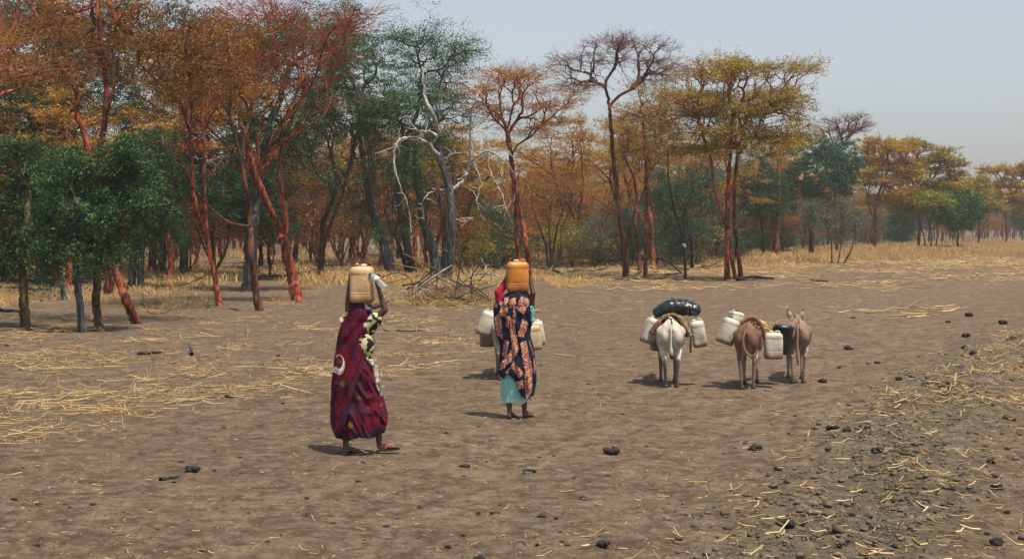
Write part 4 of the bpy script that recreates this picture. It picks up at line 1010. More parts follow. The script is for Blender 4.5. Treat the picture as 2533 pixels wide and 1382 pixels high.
def blob(name, prims, voxel, smooth=6, colfn=None):
    bm = bmesh.new()
    for p in prims:
        if p[0] == 'c': cap_mesh(bm, *p[1:5])
        elif p[0] == 'p':
            pts, rad = p[1], p[2]
            for i in range(len(pts) - 1): cap_mesh(bm, pts[i], rad[i], pts[i + 1], rad[i + 1])
        else: ell_mesh(bm, *p[1:])
    me = bpy.data.meshes.new(name + '_raw'); bm.to_mesh(me); bm.free()
    o = bpy.data.objects.new(name + '_raw', me); COL.objects.link(o)
    r = o.modifiers.new('r', 'REMESH'); r.mode = 'VOXEL'; r.voxel_size = voxel; r.use_smooth_shade = True
    s = o.modifiers.new('s', 'SMOOTH'); s.iterations = smooth; s.factor = 0.5
    dg = bpy.context.evaluated_depsgraph_get(); dg.update()
    out = bpy.data.meshes.new_from_object(o.evaluated_get(dg)); out.name = name
    bpy.data.objects.remove(o); bpy.data.meshes.remove(me)
    if colfn is not None:
        n = len(out.vertices); co = np.empty(n * 3, dtype=np.float32); out.vertices.foreach_get('co', co); co = co.reshape(-1, 3)
        no = np.empty(n * 3, dtype=np.float32); out.vertices.foreach_get('normal', no); no = no.reshape(-1, 3)
        c4 = np.ones((n, 4), dtype=np.float32); c4[:, :3] = colfn(co, no)
        a = out.color_attributes.new('Col', 'FLOAT_COLOR', 'POINT'); a.data.foreach_set('color', c4.ravel())
    out.polygons.foreach_set('use_smooth', np.ones(len(out.polygons), dtype=bool))
    return out

def hand(pc, axis, palm_n, side, grip=0.6, sc=1.0):
    """palm centre, finger direction, palm normal (towards what it holds), thumb side"""
    a = np.array(axis, float); a /= np.linalg.norm(a); n = np.array(palm_n, float); n -= a * (n @ a); n /= np.linalg.norm(n)
    s = np.cross(a, n) * side
    pc = np.array(pc, float); pr = []
    for t in (-1, -.35, .3, 1):
        pr.append(('c', tuple(pc - a * .045 * sc + s * t * .018), .015, tuple(pc + a * .035 * sc + s * t * .029), .0125))
    for i, (t, L) in enumerate(((-1, .062), (-.33, .074), (.33, .080), (1, .070))):
        b = pc + a * .038 * sc + s * t * .031; g = grip * (1 + .15 * i)
        d1 = a * math.cos(g * .6) + n * math.sin(g * .6) + s * t * .12; d2 = a * math.cos(g * 1.4) + n * math.sin(g * 1.4); d3 = a * math.cos(g * 2.1) + n * math.sin(g * 2.1)
        q1 = b + d1 * L * .45; q2 = q1 + d2 * L * .32; q3 = q2 + d3 * L * .24
        pr.append(('p', [tuple(b), tuple(q1), tuple(q2), tuple(q3)], [.0095, .009, .008, .0065]))
    b = pc - a * .02 + s * .034; q1 = b + (s * .8 + a * .5 + n * .25) * .034; q2 = q1 + (s * .25 + a * .8 + n * .5) * .030
    pr.append(('p', [tuple(b), tuple(q1), tuple(q2)], [.014, .0105, .0085]))
    return pr

def foot(heel, d, z=0.0, sc=1.0, lift=0.0):
    """heel point on the sole, direction on the ground"""
    h = np.array([heel[0], heel[1], 0.0]); d = np.array([d[0], d[1], 0]) / math.hypot(d[0], d[1]); s = np.array([d[1], -d[0], 0]); up = np.array([0, 0, 1.0])
    P = lambda f, t, zz: tuple(h + d * f * sc + s * t * sc + up * (z + zz + lift * f))
    pr = [('c', P(.03, 0, .032), .030, P(.10, 0, .034), .030), ('c', P(.04, 0, .07), .032, P(.16, 0, .026), .026), ('c', P(.10, .012, .024), .024, P(.175, .02, .020), .022), ('c', P(.10, -.018, .022), .022, P(.165, -.024, .018), .020)]
    for t, L, r in ((.030, .232, .014), (.012, .228, .0105), (-.004, .220, .010), (-.019, .210, .0095), (-.033, .198, .009)):
        pr.append(('c', P(.165, t * .9, .018), r + .002, P(L - .012, t * 1.1, .012), r))
    return pr, P

def head_prims(c, yaw, pitch=0.0, sc=1.0):
    f = np.array([math.sin(yaw), math.cos(yaw), 0]); r = np.array([math.cos(yaw), -math.sin(yaw), 0]); u = np.array([0, 0, 1.0]); c = np.array(c)
    P = lambda a, b, z: tuple(c + r * a * sc + f * b * sc + u * z * sc)
    E = lambda q, rad: ('e', q, tuple(x * sc for x in rad), (0, 0, -yaw))
    pr = [E(P(0, -.012, .03), (.073, .092, .083)), E(P(0, .035, -.035), (.055, .055, .075)), ('c', P(0, .055, -.085), .028 * sc, P(0, .06, -.08), .026 * sc),
          ('c', P(0, .088, .012), .009, P(0, .108, -.022), .013), ('c', P(-.016, .092, -.024), .009, P(.016, .092, -.024), .009),
          ('c', P(-.02, .085, -.050), .009, P(.02, .085, -.050), .009), ('c', P(-.018, .083, -.062), .009, P(.018, .083, -.062), .009),
          E(P(-.077, -.005, -.005), (.010, .022, .032)), E(P(.077, -.005, -.005), (.010, .022, .032)),
          ('c', P(-.045, .075, .022), .010, P(.045, .075, .022), .010)]
    eyes = [(P(-.030, .080, .004), .0125 * sc), (P(.030, .080, .004), .0125 * sc)]
    return pr, eyes

SKIN = colmat('skin', .55, .12, 40, .15, .4)
CLOTH = colmat('printed_cloth', .9, .10, 160, .35, .1)
M['eye'] = plain('eye', (.7, .68, .62), .2, .02)
def skincol(base=(.085, .042, .030)):
    def f(co, no):
        c = np.tile(np.array(base), (len(co), 1))
        low = smooth01((.12 - co[:, 2]) / .12)[:, None]
        c = c * (1 - low * .0) + low * np.array([.05, .035, .028])       # dusty feet
        pale = smooth01((.022 - co[:, 2]) / .01)[:, None]
        return c * (1 - pale * .6) + pale * .6 * np.array([.28, .17, .12])
    return f
def eyes_obj(eyes, parent):
    bm = bmesh.new()
    for p, r in eyes: bmesh.ops.create_uvsphere(bm, u_segments=12, v_segments=8, radius=r, matrix=Matrix.Translation(p))
    me = bpy.data.meshes.new('eyes'); bm.to_mesh(me); bm.free(); obj('eyes', me, M['eye'], parent)

def sheet(name, rows, cols, fn, colfn, thick=.005, mat=None, parent=None, close=False):
    """cloth surface: fn(v,u)->(x,y,z,zx,zy) with zx,zy the print coordinates"""
    v, u = np.meshgrid(np.linspace(0, 1, rows), np.linspace(0, 1, cols), indexing='ij')
    x, y, z, px, py = fn(v, u)
    V = np.stack([x, y, z], -1).reshape(-1, 3)
    i = np.arange(rows - 1)[:, None] * cols + np.arange(cols - 1)[None]
    Q = np.stack([i, i + cols, i + cols + 1, i + 1], -1).reshape(-1, 4)
    me = mesh_np(name, V, Q, True, None, colfn(px.ravel(), py.ravel(), x.ravel(), y.ravel(), u.ravel(), v.ravel()))
    o = obj(name, me, mat or CLOTH, parent)
    m = o.modifiers.new('thickness', 'SOLIDIFY'); m.thickness = thick; m.offset = 0
    return o

def vnoise3(x, y, z, s, seed): return (noise2(x / s + z / s * .7, y / s + 11, seed) + noise2(z / s, (x + y) / s + 5, seed + 1)) / 2

# ---- jerrycans
def jerry_mat(name, c, dirt=(.22, .13, .07), dirty=.5):
    m, t, b = new_mat(name)
    tc = t.nodes.new('ShaderNodeTexCoord'); oc = tc.outputs['Object']
    n = noise_node(t, 7, 5, .65, oc); n2 = noise_node(t, 34, 4, .7, oc)
    sep = t.nodes.new('ShaderNodeSeparateXYZ'); t.links.new(oc, sep.inputs[0])
    mr = t.nodes.new('ShaderNodeMapRange'); mr.inputs[1].default_value = .13; mr.inputs[2].default_value = -.01; t.links.new(sep.outputs[2], mr.inputs[0])
    mu = t.nodes.new('ShaderNodeMath'); mu.operation = 'MULTIPLY_ADD'; t.links.new(mr.outputs[0], mu.inputs[0]); mu.inputs[1].default_value = dirty * 1.4
    t.links.new(ramp(t, n.outputs[0], [(.40, (0, 0, 0)), (.70, (.6, .6, .6))]), mu.inputs[2]); mu.use_clamp = True
    col = mixc(t, mu.outputs[0], c, dirt)
    col = mixc(t, ramp(t, n2.outputs[0], [(.55, (0, 0, 0)), (.75, (.3, .3, .3))]), col, tuple(x * .6 for x in c))
    t.links.new(col, b.inputs['Base Color']); b.inputs['Roughness'].default_value = .42; b.inputs['Specular IOR Level'].default_value = .4
    b.inputs['Subsurface Weight'].default_value = .12; b.inputs['Subsurface Radius'].default_value = (.03, .02, .01)
    bump(t, b, n.outputs[0], .35, .02)
    return m
JW = jerry_mat('plastic_white', (.53, .51, .43), (.20, .13, .08), .8); JC = jerry_mat('plastic_cream', (.60, .42, .22), (.27, .14, .06), .5)
JO = jerry_mat('plastic_orange', (.54, .20, .03), (.20, .09, .03), .5); JG = jerry_mat('plastic_grey', (.15, .17, .17)); JB = jerry_mat('plastic_blue', (.012, .03, .055), (.05, .05, .05), .2)
JT = jerry_mat('plastic_tan', (.52, .42, .26), (.2, .12, .06), .5)
M['cap_white'] = plain('cap_white', (.7, .7, .68), .5, .1); M['cap_black'] = plain('cap_black', (.015, .015, .017), .5, .2)
def ringloft(prof, k=36, e=4.0):
    """prof: (z, half w, half d) -> superellipse rings"""
    a = np.arange(k) * 2 * math.pi / k
    cx = np.sign(np.cos(a)) * np.abs(np.cos(a)) ** (2 / e); sy = np.sign(np.sin(a)) * np.abs(np.sin(a)) ** (2 / e)
    V = np.concatenate([np.stack([cx * w_, sy * d_, np.full(k, z)], -1) for z, w_, d_ in prof] + [np.array([[0, 0, prof[0][0]], [0, 0, prof[-1][0]]])])
    n = len(prof); q = []
    for i in range(n - 1):
        for j in range(k): q.append((i * k + j, i * k + (j + 1) % k, (i + 1) * k + (j + 1) % k, (i + 1) * k + j))
    for j in range(k): q.append((n * k, (j + 1) % k, j, j)); q.append((n * k + 1, (n - 1) * k + j, (n - 1) * k + (j + 1) % k, (n - 1) * k + (j + 1) % k))
    return V, q
def mesh_list(name, V, faces):
    me = bpy.data.meshes.new(name); me.from_pydata([tuple(v) for v in V], [], [tuple(dict.fromkeys(f)) for f in faces]); me.update()
    me.polygons.foreach_set('use_smooth', np.ones(len(me.polygons), dtype=bool)); return me
def jerrycan(label, w_, d_, h, mat, loc, rot, cap='cap_white', capx=.25, group=None, dent=0):
    root = empty('jerrycan', loc, label, 'jerrycan', group); root.rotation_euler = rot
    a, b = w_ / 2, d_ / 2
    H = h
    pr = [(0, a * .80, b * .78), (.006, a * .90, b * .88), (.02, a * .97, b * .96), (.045, a, b)]
    for zz in (.24, .27, .72):
        pr += [(H * zz - .010, a, b), (H * zz - .003, a * .988, b * .984), (H * zz + .003, a * .988, b * .984), (H * zz + .010, a, b)]
    pr += [(H * .80, a, b), (H * .86, a * .97, b * .95), (H * .90, a * .90, b * .86), (H * .93, a * .78, b * .72), (H * .945, a * .58, b * .6), (H * .95, a * .3, b * .35)]
    V, q = ringloft(pr, 36, 4.5)
    V[:, 0] += .004 * np.sin(V[:, 2] * 17 + dent) * (V[:, 1] > 0); V[:, 1] += .006 * np.sin(V[:, 2] * 13 + V[:, 0] * 21 + dent)
    obj('body', mesh_list('jerrycan_body', V, q), mat, root)
    cx_ = (capx - .5) * w_ * 1.1
    V, q = ringloft([(H * .93, .030, .030), (H * .972, .028, .028)], 16, 2); V[:, 0] += cx_; obj('neck', mesh_list('neck', V, q), mat, root)
    V, q = ringloft([(H * .968, .031, .031), (H * .972, .033, .033), (H * .998, .033, .033), (H * 1.003, .028, .028)], 18, 2); V[:, 0] += cx_; obj('cap', mesh_list('cap', V, q), M[cap], root)
    hx0, hx1 = cx_ + .055, a * .70
    if hx1 - hx0 < .05: hx0, hx1 = -a * .6, cx_ - .05
    P = smooth_line([(hx0, 0, H * .92), (hx0 + .008, 0, H * .985), ((hx0 + hx1) / 2, 0, H * 1.0), (hx1 - .01, 0, H * .98), (hx1, 0, H * .90)], 16)
    V, Q = tubes_np(P[None], np.full((1, 16), .012), 8); obj('handle', mesh_np('handle', V, Q), mat, root)
    return root

# ================= the woman in maroon
K1 = 607.5; O1 = ground_pt(890, 1120)
w1 = empty('person', (O1[0], O1[1], gz(*O1)), 'person in a maroon wrap with a cream jerrycan on the head and a bottle', 'person')
X1 = lambda zx: (zx - 340) / K1
Z1 = lambda zy: (1303 - zy) / K1
def L1(zx, zy, y=0.0): return (X1(zx), y, Z1(zy))
yaw1 = math.radians(40)
sh_r, el_r, ha_r = L1(418, 458, -.06), L1(507, 372, -.10), L1(459, 215, -.10)
sh_l, el_l, ha_l = L1(268, 452, .03), L1(268, 300, .0), L1(284, 150, -.02)
hp, ey = head_prims((X1(368), .015, 1.475), yaw1)
pr = hp + [('c', (X1(362), 0, 1.34), .052, (X1(366), .01, 1.42), .050),
     ('e', (X1(338), 0, 1.20), (.155, .105, .17), (0, 0, -yaw1)), ('e', (X1(330), .02, 1.00), (.115, .085, .16), (0, 0, -yaw1)), ('e', (X1(328), .03, .86), (.125, .10, .14), (0, 0, -yaw1)),
     ('c', sh_l, .058, sh_r, .058), ('p', [(X1(345), 0, 1.25), sh_r, el_r, ha_r], [.07, .052, .037, .023]), ('p', [(X1(330), 0, 1.25), sh_l, el_l, ha_l], [.07, .052, .037, .023]),
     ('p', [(X1(300), .0, .86), (X1(285), .02, .50), (X1(258), -.03, .30), (X1(250), -.045, .075)], [.10, .065, .052, .030]),
     ('p', [(X1(360), .03, .86), (X1(410), .10, .50), (X1(452), .08, .30), (X1(463), .06, .09)], [.08, .06, .052, .031])]
pr += hand(np.array(ha_r) + np.array([-.012, -.0, .04]), (-.25, .1, 1), (.9, -.25, .1), 1, .9)
pr += hand(np.array(ha_l) + np.array([.012, -.01, .045]), (.35, -.1, 1), (1, .1, -.15), -1, .6)
fl, PL = foot((X1(243), -.075), (.45, .9), .012)
fr, PR = foot((X1(448), .035), (.95, .18), .035, 1.0, .08)
pr += fl + fr
pr += [('c', (X1(250), -.045, .08), .030, PL(.045, 0, .06), .030), ('c', (X1(463), .06, .09), .031, PR(.05, 0, .06), .031)]
obj('body', blob('woman_body', pr, .0065, 4, skincol()), SKIN, w1); eyes_obj(ey, w1)

MAR = np.array([.100, .0045, .015]); NAV = np.array([.018, .018, .045]); OLI = np.array([.105, .068, .018]); CRM = np.array([.62, .58, .50])
def disc(px, py, cx_, cy_, r, soft=1.5): return np.clip((r - np.hypot(px - cx_, py - cy_)) / soft + .5, 0, 1)[:, None]
def lay(c, m, col): return c * (1 - m) + m * np.asarray(col)
def print1(px, py, x, y, u, v):
    n = len(px); c = np.tile(MAR, (n, 1))
    wr = noise2(px / 60, py / 60, 51) * 26
    # fine dark contour lines swirling over the cloth
    d1 = np.hypot(px - 330, (py - 600) * .8) + wr
    ln = np.clip((np.sin(d1 / 3.2) - .25) * 3, 0, 1)[:, None] * .85 * np.clip(noise2(px / 40, py / 40, 52) * 2.4 - .5, 0, 1)[:, None]
    c = lay(c, ln, NAV)
    c = lay(c, np.clip((noise2(px / 34, py / 60, 55) - .62) * 6, 0, .55)[:, None], NAV)
    c = lay(c, (np.clip(noise2(px / 9, py / 9, 53) * 3 - 2.2, 0, .35))[:, None], [.20, .012, .028])
    for cx_, cy_, r in ((238, 842, 19), (200, 835, 9), (345, 930, 12), (405, 1000, 8), (479, 985, 11), (290, 1107, 19), (182, 1150, 16)):
        c = lay(c, disc(px, py, cx_, cy_, r), OLI)
    # the white swirl with an olive eye
    q = np.hypot((px - 215) / 40.0, (py - 722) / 64.0)
    ring = (np.clip((1 - q) * 14, 0, 1) * np.clip((np.hypot((px - 217) / 24.0, (py - 705) / 40.0) - 1) * 14, 0, 1))
    ring = ring * np.clip(1 - (px < 196) * (py < 740) * 1.0, 0, 1)
    tail = (np.abs(py - (768 + (px - 215) ** 2 * -.004)) < 13) & (px < 235) & (px > 165)
    c = lay(c, np.maximum(ring, tail)[:, None], CRM)
    c = lay(c, ((np.abs(np.hypot((px - 215) / 35.0, (py - 718) / 56.0) - .98) < .03) & (px > 170) & (py > 715))[:, None] * 1.0, NAV)
    c = lay(c, disc(px, py, 217, 702, 17), OLI)
    return c
def front1(px, py): return noise2(px / 16, py / 22, 61)
def blouse_print(px, py, *a):
    n = noise2(px / 17, py / 17, 62); m = noise2(px / 13 + 7, py / 13, 63)
    c = np.tile(np.array([.60, .55, .36]), (len(px), 1)); c = lay(c, (n > .52)[:, None] * 1.0, [.02, .022, .03]); c = lay(c, ((m > .66) & (n < .5))[:, None] * 1.0, [.45, .36, .06]); return c
def interp(zy, tab): tab = np.array(tab, float); return np.interp(zy, tab[:, 0], tab[:, 1])
SL = [(690, 235), (760, 190), (850, 166), (950, 163), (1050, 166), (1100, 166), (1150, 176), (1215, 205)]
SR = [(690, 440), (760, 456), (850, 472), (950, 487), (1050, 504), (1100, 507), (1150, 500), (1215, 470)]
def folds(zy, th, a0, seed=0):
    g = smooth01((zy - 620) / 520)
    return 1 + a0 * (.35 + g) * (np.sin(7 * th + zy / 80 + seed) * .5 + np.sin(12 * th - zy / 120 + 1.3 + seed) * .33 + np.sin(19 * th + zy / 60 + seed * 2) * .2 + .5 * (noise2(th * 2.2 + 9, zy / 90 + th * .6, 71 + seed) - .5))
def crease(a, b, s_, seed):
    return 1 - 2 * np.abs(noise2(a / s_, b / s_, 300 + seed) - .5) * 2
def skirt1(v, u):
    th = u * 2 * math.pi
    hem = 1186 + 18 * np.cos(th - 3.6) + 6 * np.sin(5 * th)
    zy = 690 + (hem - 690) * v
    l, r = interp(zy, SL), interp(zy, SR); c = (l + r) / 2; a = (r - l) / 2
    f = folds(zy, th, .085)
    b = a * np.interp(zy, [690, 900, 1200], [.80, .62, .72])
    zx = c + a * np.cos(th) * f * .985
    x = X1(zx); y = b * np.sin(th) * f / K1 + .02 - .018 * crease(zx * 1.0 - zy * .5, zy * .35, 34, 8) * (np.sin(th) < .2)
    # front and back legs push the cloth
    return x, y, Z1(zy), zx, zy
def skirtcol(px, py, x, y, u, v):
    c = print1(px, py, x, y, u, v)
    bd = np.interp(py, [690, 760, 850, 930, 960], [392, 432, 448, 478, 520])
    fr = (px > bd) & (py < 955)
    g = np.tile(np.array([.36, .35, .30]), (len(px), 1)); g = lay(g, (noise2(px / 7, py / 18, 64) > .55)[:, None] * .8, [.05, .05, .06])
    c = np.where(fr[:, None], g, c)
    band = (v > .955)[:, None] * 1.0
    return lay(c, band, [.022, .026, .05])
sheet('wrap_skirt', 210, 330, skirt1, skirtcol, .006, None, w1)
# the long cloth thrown over head and left shoulder, hanging down the back
AL = [(332, 296), (360, 282), (400, 262), (440, 240), (470, 222), (520, 206), (600, 194), (700, 178), (780, 168), (850, 157), (950, 156), (1050, 160), (1100, 160), (1150, 170), (1180, 186)]
AR = [(332, 410), (360, 418), (400, 425), (440, 436), (520, 440), (600, 436), (700, 440), (850, 474), (950, 492), (1050, 508), (1180, 505)]
AE = [(332, 372), (360, 380), (400, 392), (450, 402), (520, 404), (620, 388), (690, 386), (760, 362), (850, 328), (930, 300), (1000, 284), (1100, 258), (1160, 236), (1180, 228)]
def shawl1(v, u):
    zy = 330 + (1172 - 330 + 14 * np.sin(u * 5)) * v
    l, r, e = interp(zy, AL), interp(zy, AR), interp(zy, AE); c = (l + r) / 2; a = (r - l) / 2
    t0 = -np.arccos(np.clip((e - c) / a, -1, 1)); t1 = -math.pi - .95
    th = t0 + (t1 - t0) * u
    f = folds(zy, th, .062, 3) + .035
    b = a * np.interp(zy, [332, 380, 450, 520, 650, 760, 900, 1200], [.95, .90, .62, .60, .62, .66, .62, .72]) + np.interp(zy, [332, 400, 1200], [0, 14, 14])
    zx = c + a * np.cos(th) * (1 + (f - 1) * .5)
    y = b * np.sin(th) * f / K1 + .02
    y = y - .012 * np.sin(u * 26 + zy / 70) * smooth01((zy - 380) / 200) * .8
    y = y - .016 * crease(zx + zy * .35, zy * .25, 30, 5) * smooth01((zy - 400) / 120)
    # soft diagonal drape creases on the shoulder
    y = y - .010 * np.sin((zx + zy * .8) / 15) * np.exp(-((zy - 480) / 90) ** 2)
    return X1(zx), y, Z1(zy), zx, zy
def shawlcol(px, py, x, y, u, v):
    c = print1(px, py, x, y, u, v)
    c = lay(c, ((u < .02) & (py > 780))[:, None] * 1.0, [.022, .026, .05])
    c = lay(c, (v > .975)[:, None] * 1.0, [.022, .026, .05])
    return c
sheet('shawl', 330, 220, shawl1, shawlcol, .006, None, w1)
def head_cloth(v, u):
    th = -.25 * math.pi - u * math.pi * 1.6 + .9
    zy = 322 + 118 * v
    rr = np.interp(v, [0, .12, .5, .8, 1], [.35, .80, 1.0, .86, .92]) * (1 + .03 * np.sin(th * 9 + zy / 9))
    x = X1(368) + .088 * rr * np.cos(th); y = .015 + .104 * rr * np.sin(th)
    return x, y, Z1(zy), th * 40, zy
def headcol(px, py, x, y, u, v):
    n = noise2(px / 12, py / 14, 65); c = np.tile(np.array([.50, .49, .44]), (len(px), 1)); return lay(c, (n > .50)[:, None] * 1.0, [.02, .022, .035])
sheet('headscarf', 50, 90, head_cloth, headcol, .006, None, w1)
me = blob('blouse', [('e', (X1(350), .0, 1.17), (.165, .115, .20), (0, 0, -yaw1)), ('e', (X1(345), .0, .99), (.142, .108, .10), (0, 0, -yaw1)), ('c', (X1(290), .02, 1.33), .075, (X1(405), -.05, 1.33), .075), ('c', (X1(405), -.06, 1.36), .080, L1(448, 432, -.085), .072),
    ('e', L1(446, 455, -.08), (.058, .062, .075), (0, .5, 0)), ('c', (X1(280), .03, 1.36), .075, L1(262, 420, .02), .066), ('e', L1(230, 462, .02), (.042, .05, .075), (0, -.2, 0))], .008, 5,
    lambda co, no: blouse_print(340 + co[:, 0] * K1 + co[:, 1] * 200, 1303 - co[:, 2] * K1))
obj('blouse', me, CLOTH, w1)
def sandal(Pf, col, parent, straps=None, zoff=-.001):
    outl = [(-.008, 0), (.0, .030), (.06, .034), (.12, .036), (.17, .046), (.22, .042), (.245, .015), (.245, -.012), (.215, -.040), (.17, -.044), (.12, -.034), (.06, -.032), (.0, -.028)]
    V = [Pf(f, t, zoff) for f, t in outl] + [Pf(f, t, zoff - .014) for f, t in outl]; n = len(outl)
    Fc = [tuple(range(n)), tuple(range(2 * n - 1, n - 1, -1))] + [(i, n + i, n + (i + 1) % n, (i + 1) % n) for i in range(n)]
    me = mesh_list('sole', V, Fc); me.polygons.foreach_set('use_smooth', np.zeros(len(me.polygons), dtype=bool))
    root = empty('x', (0, 0, 0), None, None); bpy.data.objects.remove(root)
    sole = obj('sandal', me, M['cap_black'], parent)
    P = np.array([smooth_line([Pf(.085, .036, .012), Pf(.12, .028, .045), Pf(.185, .018, .040)], 9), smooth_line([Pf(.085, -.034, .012), Pf(.12, -.026, .045), Pf(.185, .018, .040)], 9)])
    V, Q = tubes_np(P, np.full(P.shape[:2], .0065), 6); obj('strap', mesh_np('strap', V, Q), straps or M['cap_black'], sole)
M['pink'] = plain('pink_rubber', (.55, .07, .09), .5, .1)
sandal(PR, None, w1, M['pink']); sandal(PL, None, w1)
c1 = (O1[0], O1[1], gz(*O1))
jerrycan('cream jerrycan balanced on the head of the person in maroon', .247, .20, .405, JC, (c1[0] + X1(357), c1[1] - .03, c1[2] + 1.603), (0, 0, math.radians(-6)), capx=.56, cap='cap_white')
# bottle in the raised right hand
def bottle(loc, rot):
    root = empty('water_bottle', loc, 'clear plastic water bottle with blue cap held beside the cream jerrycan', 'bottle'); root.rotation_euler = rot
    m, t, b = new_mat('clear_plastic'); b.inputs['Base Color'].default_value = (.80, .86, .92, 1); b.inputs['Roughness'].default_value = .12; b.inputs['Transmission Weight'].default_value = .72; b.inputs['IOR'].default_value = 1.2
    R = .034; pr_ = [(0, .026, .026), (.008, R, R)]
    for i in range(7): pr_ += [(.02 + i * .018, R, R), (.029 + i * .018, R * .93, R * .93)]
    pr_ += [(.15, R, R), (.165, R, R), (.185, .024, .024), (.200, .013, .013), (.215, .012, .012)]
    V, q = ringloft(pr_, 20, 2); obj('body', mesh_list('bottle', V, q), m, root)
    V, q = ringloft([(.118, R * 1.03, R * 1.03), (.160, R * 1.03, R * 1.03)], 20, 2); obj('label', mesh_list('bottle_label', V, q), plain('paper_label', (.75, .78, .82), .5, .1, 40), root)
    V, q = ringloft([(.208, .0165, .0165), (.228, .0165, .0165)], 16, 2); obj('cap', mesh_list('bottle_cap', V, q), plain('blue_cap', (.03, .12, .42), .4, .05), root)
    return root
ax = Vector((X1(452) - X1(512), 0, Z1(165) - Z1(225))).normalized()
bq = Vector((-.70, -.05, .66)).to_track_quat('Z', 'Y').to_euler()
bottle((c1[0] + X1(512), c1[1] - .13, c1[2] + Z1(232)), bq)

# ================= the woman in navy and orange print
K2 = 615.6; O2 = ground_pt(1280, 1031)
w2 = empty('person', (O2[0], O2[1], gz(*O2)), 'person in a navy and orange patchwork shawl with an orange jerrycan on the head', 'person')
X2 = lambda zx: (zx - 470) / K2
Z2 = lambda zy: (1290 - zy) / K2
def L2(zx, zy, y=0.0): return (X2(zx), y, Z2(zy))
sh_r, el_r, ha_r = L2(572, 428, 0), L2(590, 315, -.06), L2(563, 165, .0)
sh_l, el_l, ha_l = L2(372, 400, 0), L2(325, 305, -.02), L2(388, 190, .04)
hp, ey = head_prims((X2(472), .02, 1.455), math.radians(-8))
pr = hp + [('c', (X2(472), 0, 1.32), .05, (X2(472), .01, 1.42), .048), ('e', (X2(470), 0, 1.18), (.15, .10, .17)), ('e', (X2(470), 0, .99), (.13, .095, .16)), ('e', (X2(470), .02, .85), (.12, .10, .14)),
     ('c', sh_l, .055, sh_r, .055), ('p', [(X2(500), 0, 1.22), sh_r, el_r, ha_r], [.07, .05, .036, .022]), ('p', [(X2(440), 0, 1.22), sh_l, el_l, ha_l], [.07, .05, .036, .022]),
     ('p', [(X2(430), .03, .85), (X2(415), .03, .48), (X2(405), -.02, .28), (X2(408), -.03, .07)], [.08, .058, .050, .028]),
     ('p', [(X2(515), .03, .85), (X2(525), .10, .48), (X2(525), .10, .30), (X2(524), .07, .08)], [.08, .058, .050, .030])]
pr += hand(np.array(ha_r) + np.array([-.008, 0, .045]), (-.30, 0, 1), (-1, 0, -.2), 1, .7)
pr += hand(np.array(ha_l) + np.array([.0, 0, .04]), (.2, 0, 1), (1, 0, -.1), -1, .6)
fl, PL2 = foot((X2(405), -.065), (.25, 1), .012); fr, PR2 = foot((X2(515), .03), (.5, .9), .014)
pr += fl + fr + [('c', (X2(408), -.03, .07), .028, PL2(.045, 0, .06), .029), ('c', (X2(524), .07, .08), .030, PR2(.045, 0, .06), .029)]
obj('body', blob('woman_body_b', pr, .0065, 4, skincol((.075, .036, .030))), SKIN, w2); eyes_obj(ey, w2)
PATCH = [[(455, 430), (500, 335), (570, 370), (520, 480)], [(470, 640), (510, 515), (555, 545), (520, 655)], [(330, 380), (395, 380), (380, 420), (345, 430)], [(405, 360), (462, 350), (450, 430), (405, 430)],
         [(285, 400), (315, 400), (320, 430), (290, 430)], [(340, 430), (400, 420), (385, 490), (320, 500)], [(290, 500), (330, 470), (350, 560), (360, 680), (310, 640)], [(440, 430), (460, 470), (450, 520), (430, 500)],
         [(415, 500), (450, 520), (460, 640), (485, 740), (430, 745), (410, 600)], [(380, 490), (412, 490), (400, 580), (380, 570)], [(430, 745), (485, 740), (440, 820), (335, 920), (333, 870)],
         [(372, 670), (405, 680), (380, 815), (350, 800)], [(490, 700), (535, 680), (585, 905), (525, 905)], [(525, 905), (588, 905), (580, 1080), (540, 1130), (527, 1040)], [(560, 680), (575, 720), (612, 900), (600, 940), (590, 800)],
         [(440, 830), (515, 930), (485, 965), (425, 890)], [(450, 1000), (510, 985), (515, 1045), (470, 1055)], [(375, 930), (430, 860), (400, 930)], [(335, 560), (355, 590), (345, 640), (330, 600)], [(370, 350), (405, 345), (400, 385), (370, 380)]]
def inpoly(px, py, poly):
    r = np.zeros(len(px), bool); n = len(poly)
    for i in range(n):
        x1, y1 = poly[i]; x2, y2 = poly[(i + 1) % n]
        c_ = ((y1 > py) != (y2 > py)) & (px < (x2 - x1) * (py - y1) / ((y2 - y1) if y2 != y1 else 1e-9) + x1)
        r ^= c_
    return r
def print2(px, py, x, y, u, v):
    n = len(px); c = np.tile(np.array([.010, .014, .034]), (n, 1))
    wx = px + 8 * (noise2(px / 14, py / 14, 81) - .5); wy = py + 8 * (noise2(px / 14, py / 14, 82) - .5)
    m = np.zeros(n, bool)
    back = y < .04
    for p in PATCH: m |= inpoly(wx, wy, p) & back
    m |= (~back) & (noise2(px / 38, py / 70, 83) > .58)
    s1 = noise2(px / 3.2, py / 3.2, 84); s2 = noise2(px / 4.1, py / 4.1, 85)
    low = np.clip((py - 880) / 120, 0, 1)[:, None] * .55
    pc = np.where((s1 > .60)[:, None], np.array([.60, .34, .18]), np.where((s1 < .36)[:, None], np.array([.20, .03, .05]), np.array([.42, .11, .05])))
    pc = np.where((s2 > .78)[:, None], np.array([.65, .60, .55]), pc); pc = np.where((s2 < .25)[:, None], np.array([.06, .03, .06]), pc)
    return np.where(m[:, None], pc, c)
BL = [(308, 412), (325, 380), (350, 345), (380, 312), (405, 286), (470, 284), (560, 290), (650, 308), (690, 330), (750, 340), (850, 332), (940, 330), (980, 348), (1130, 352)]
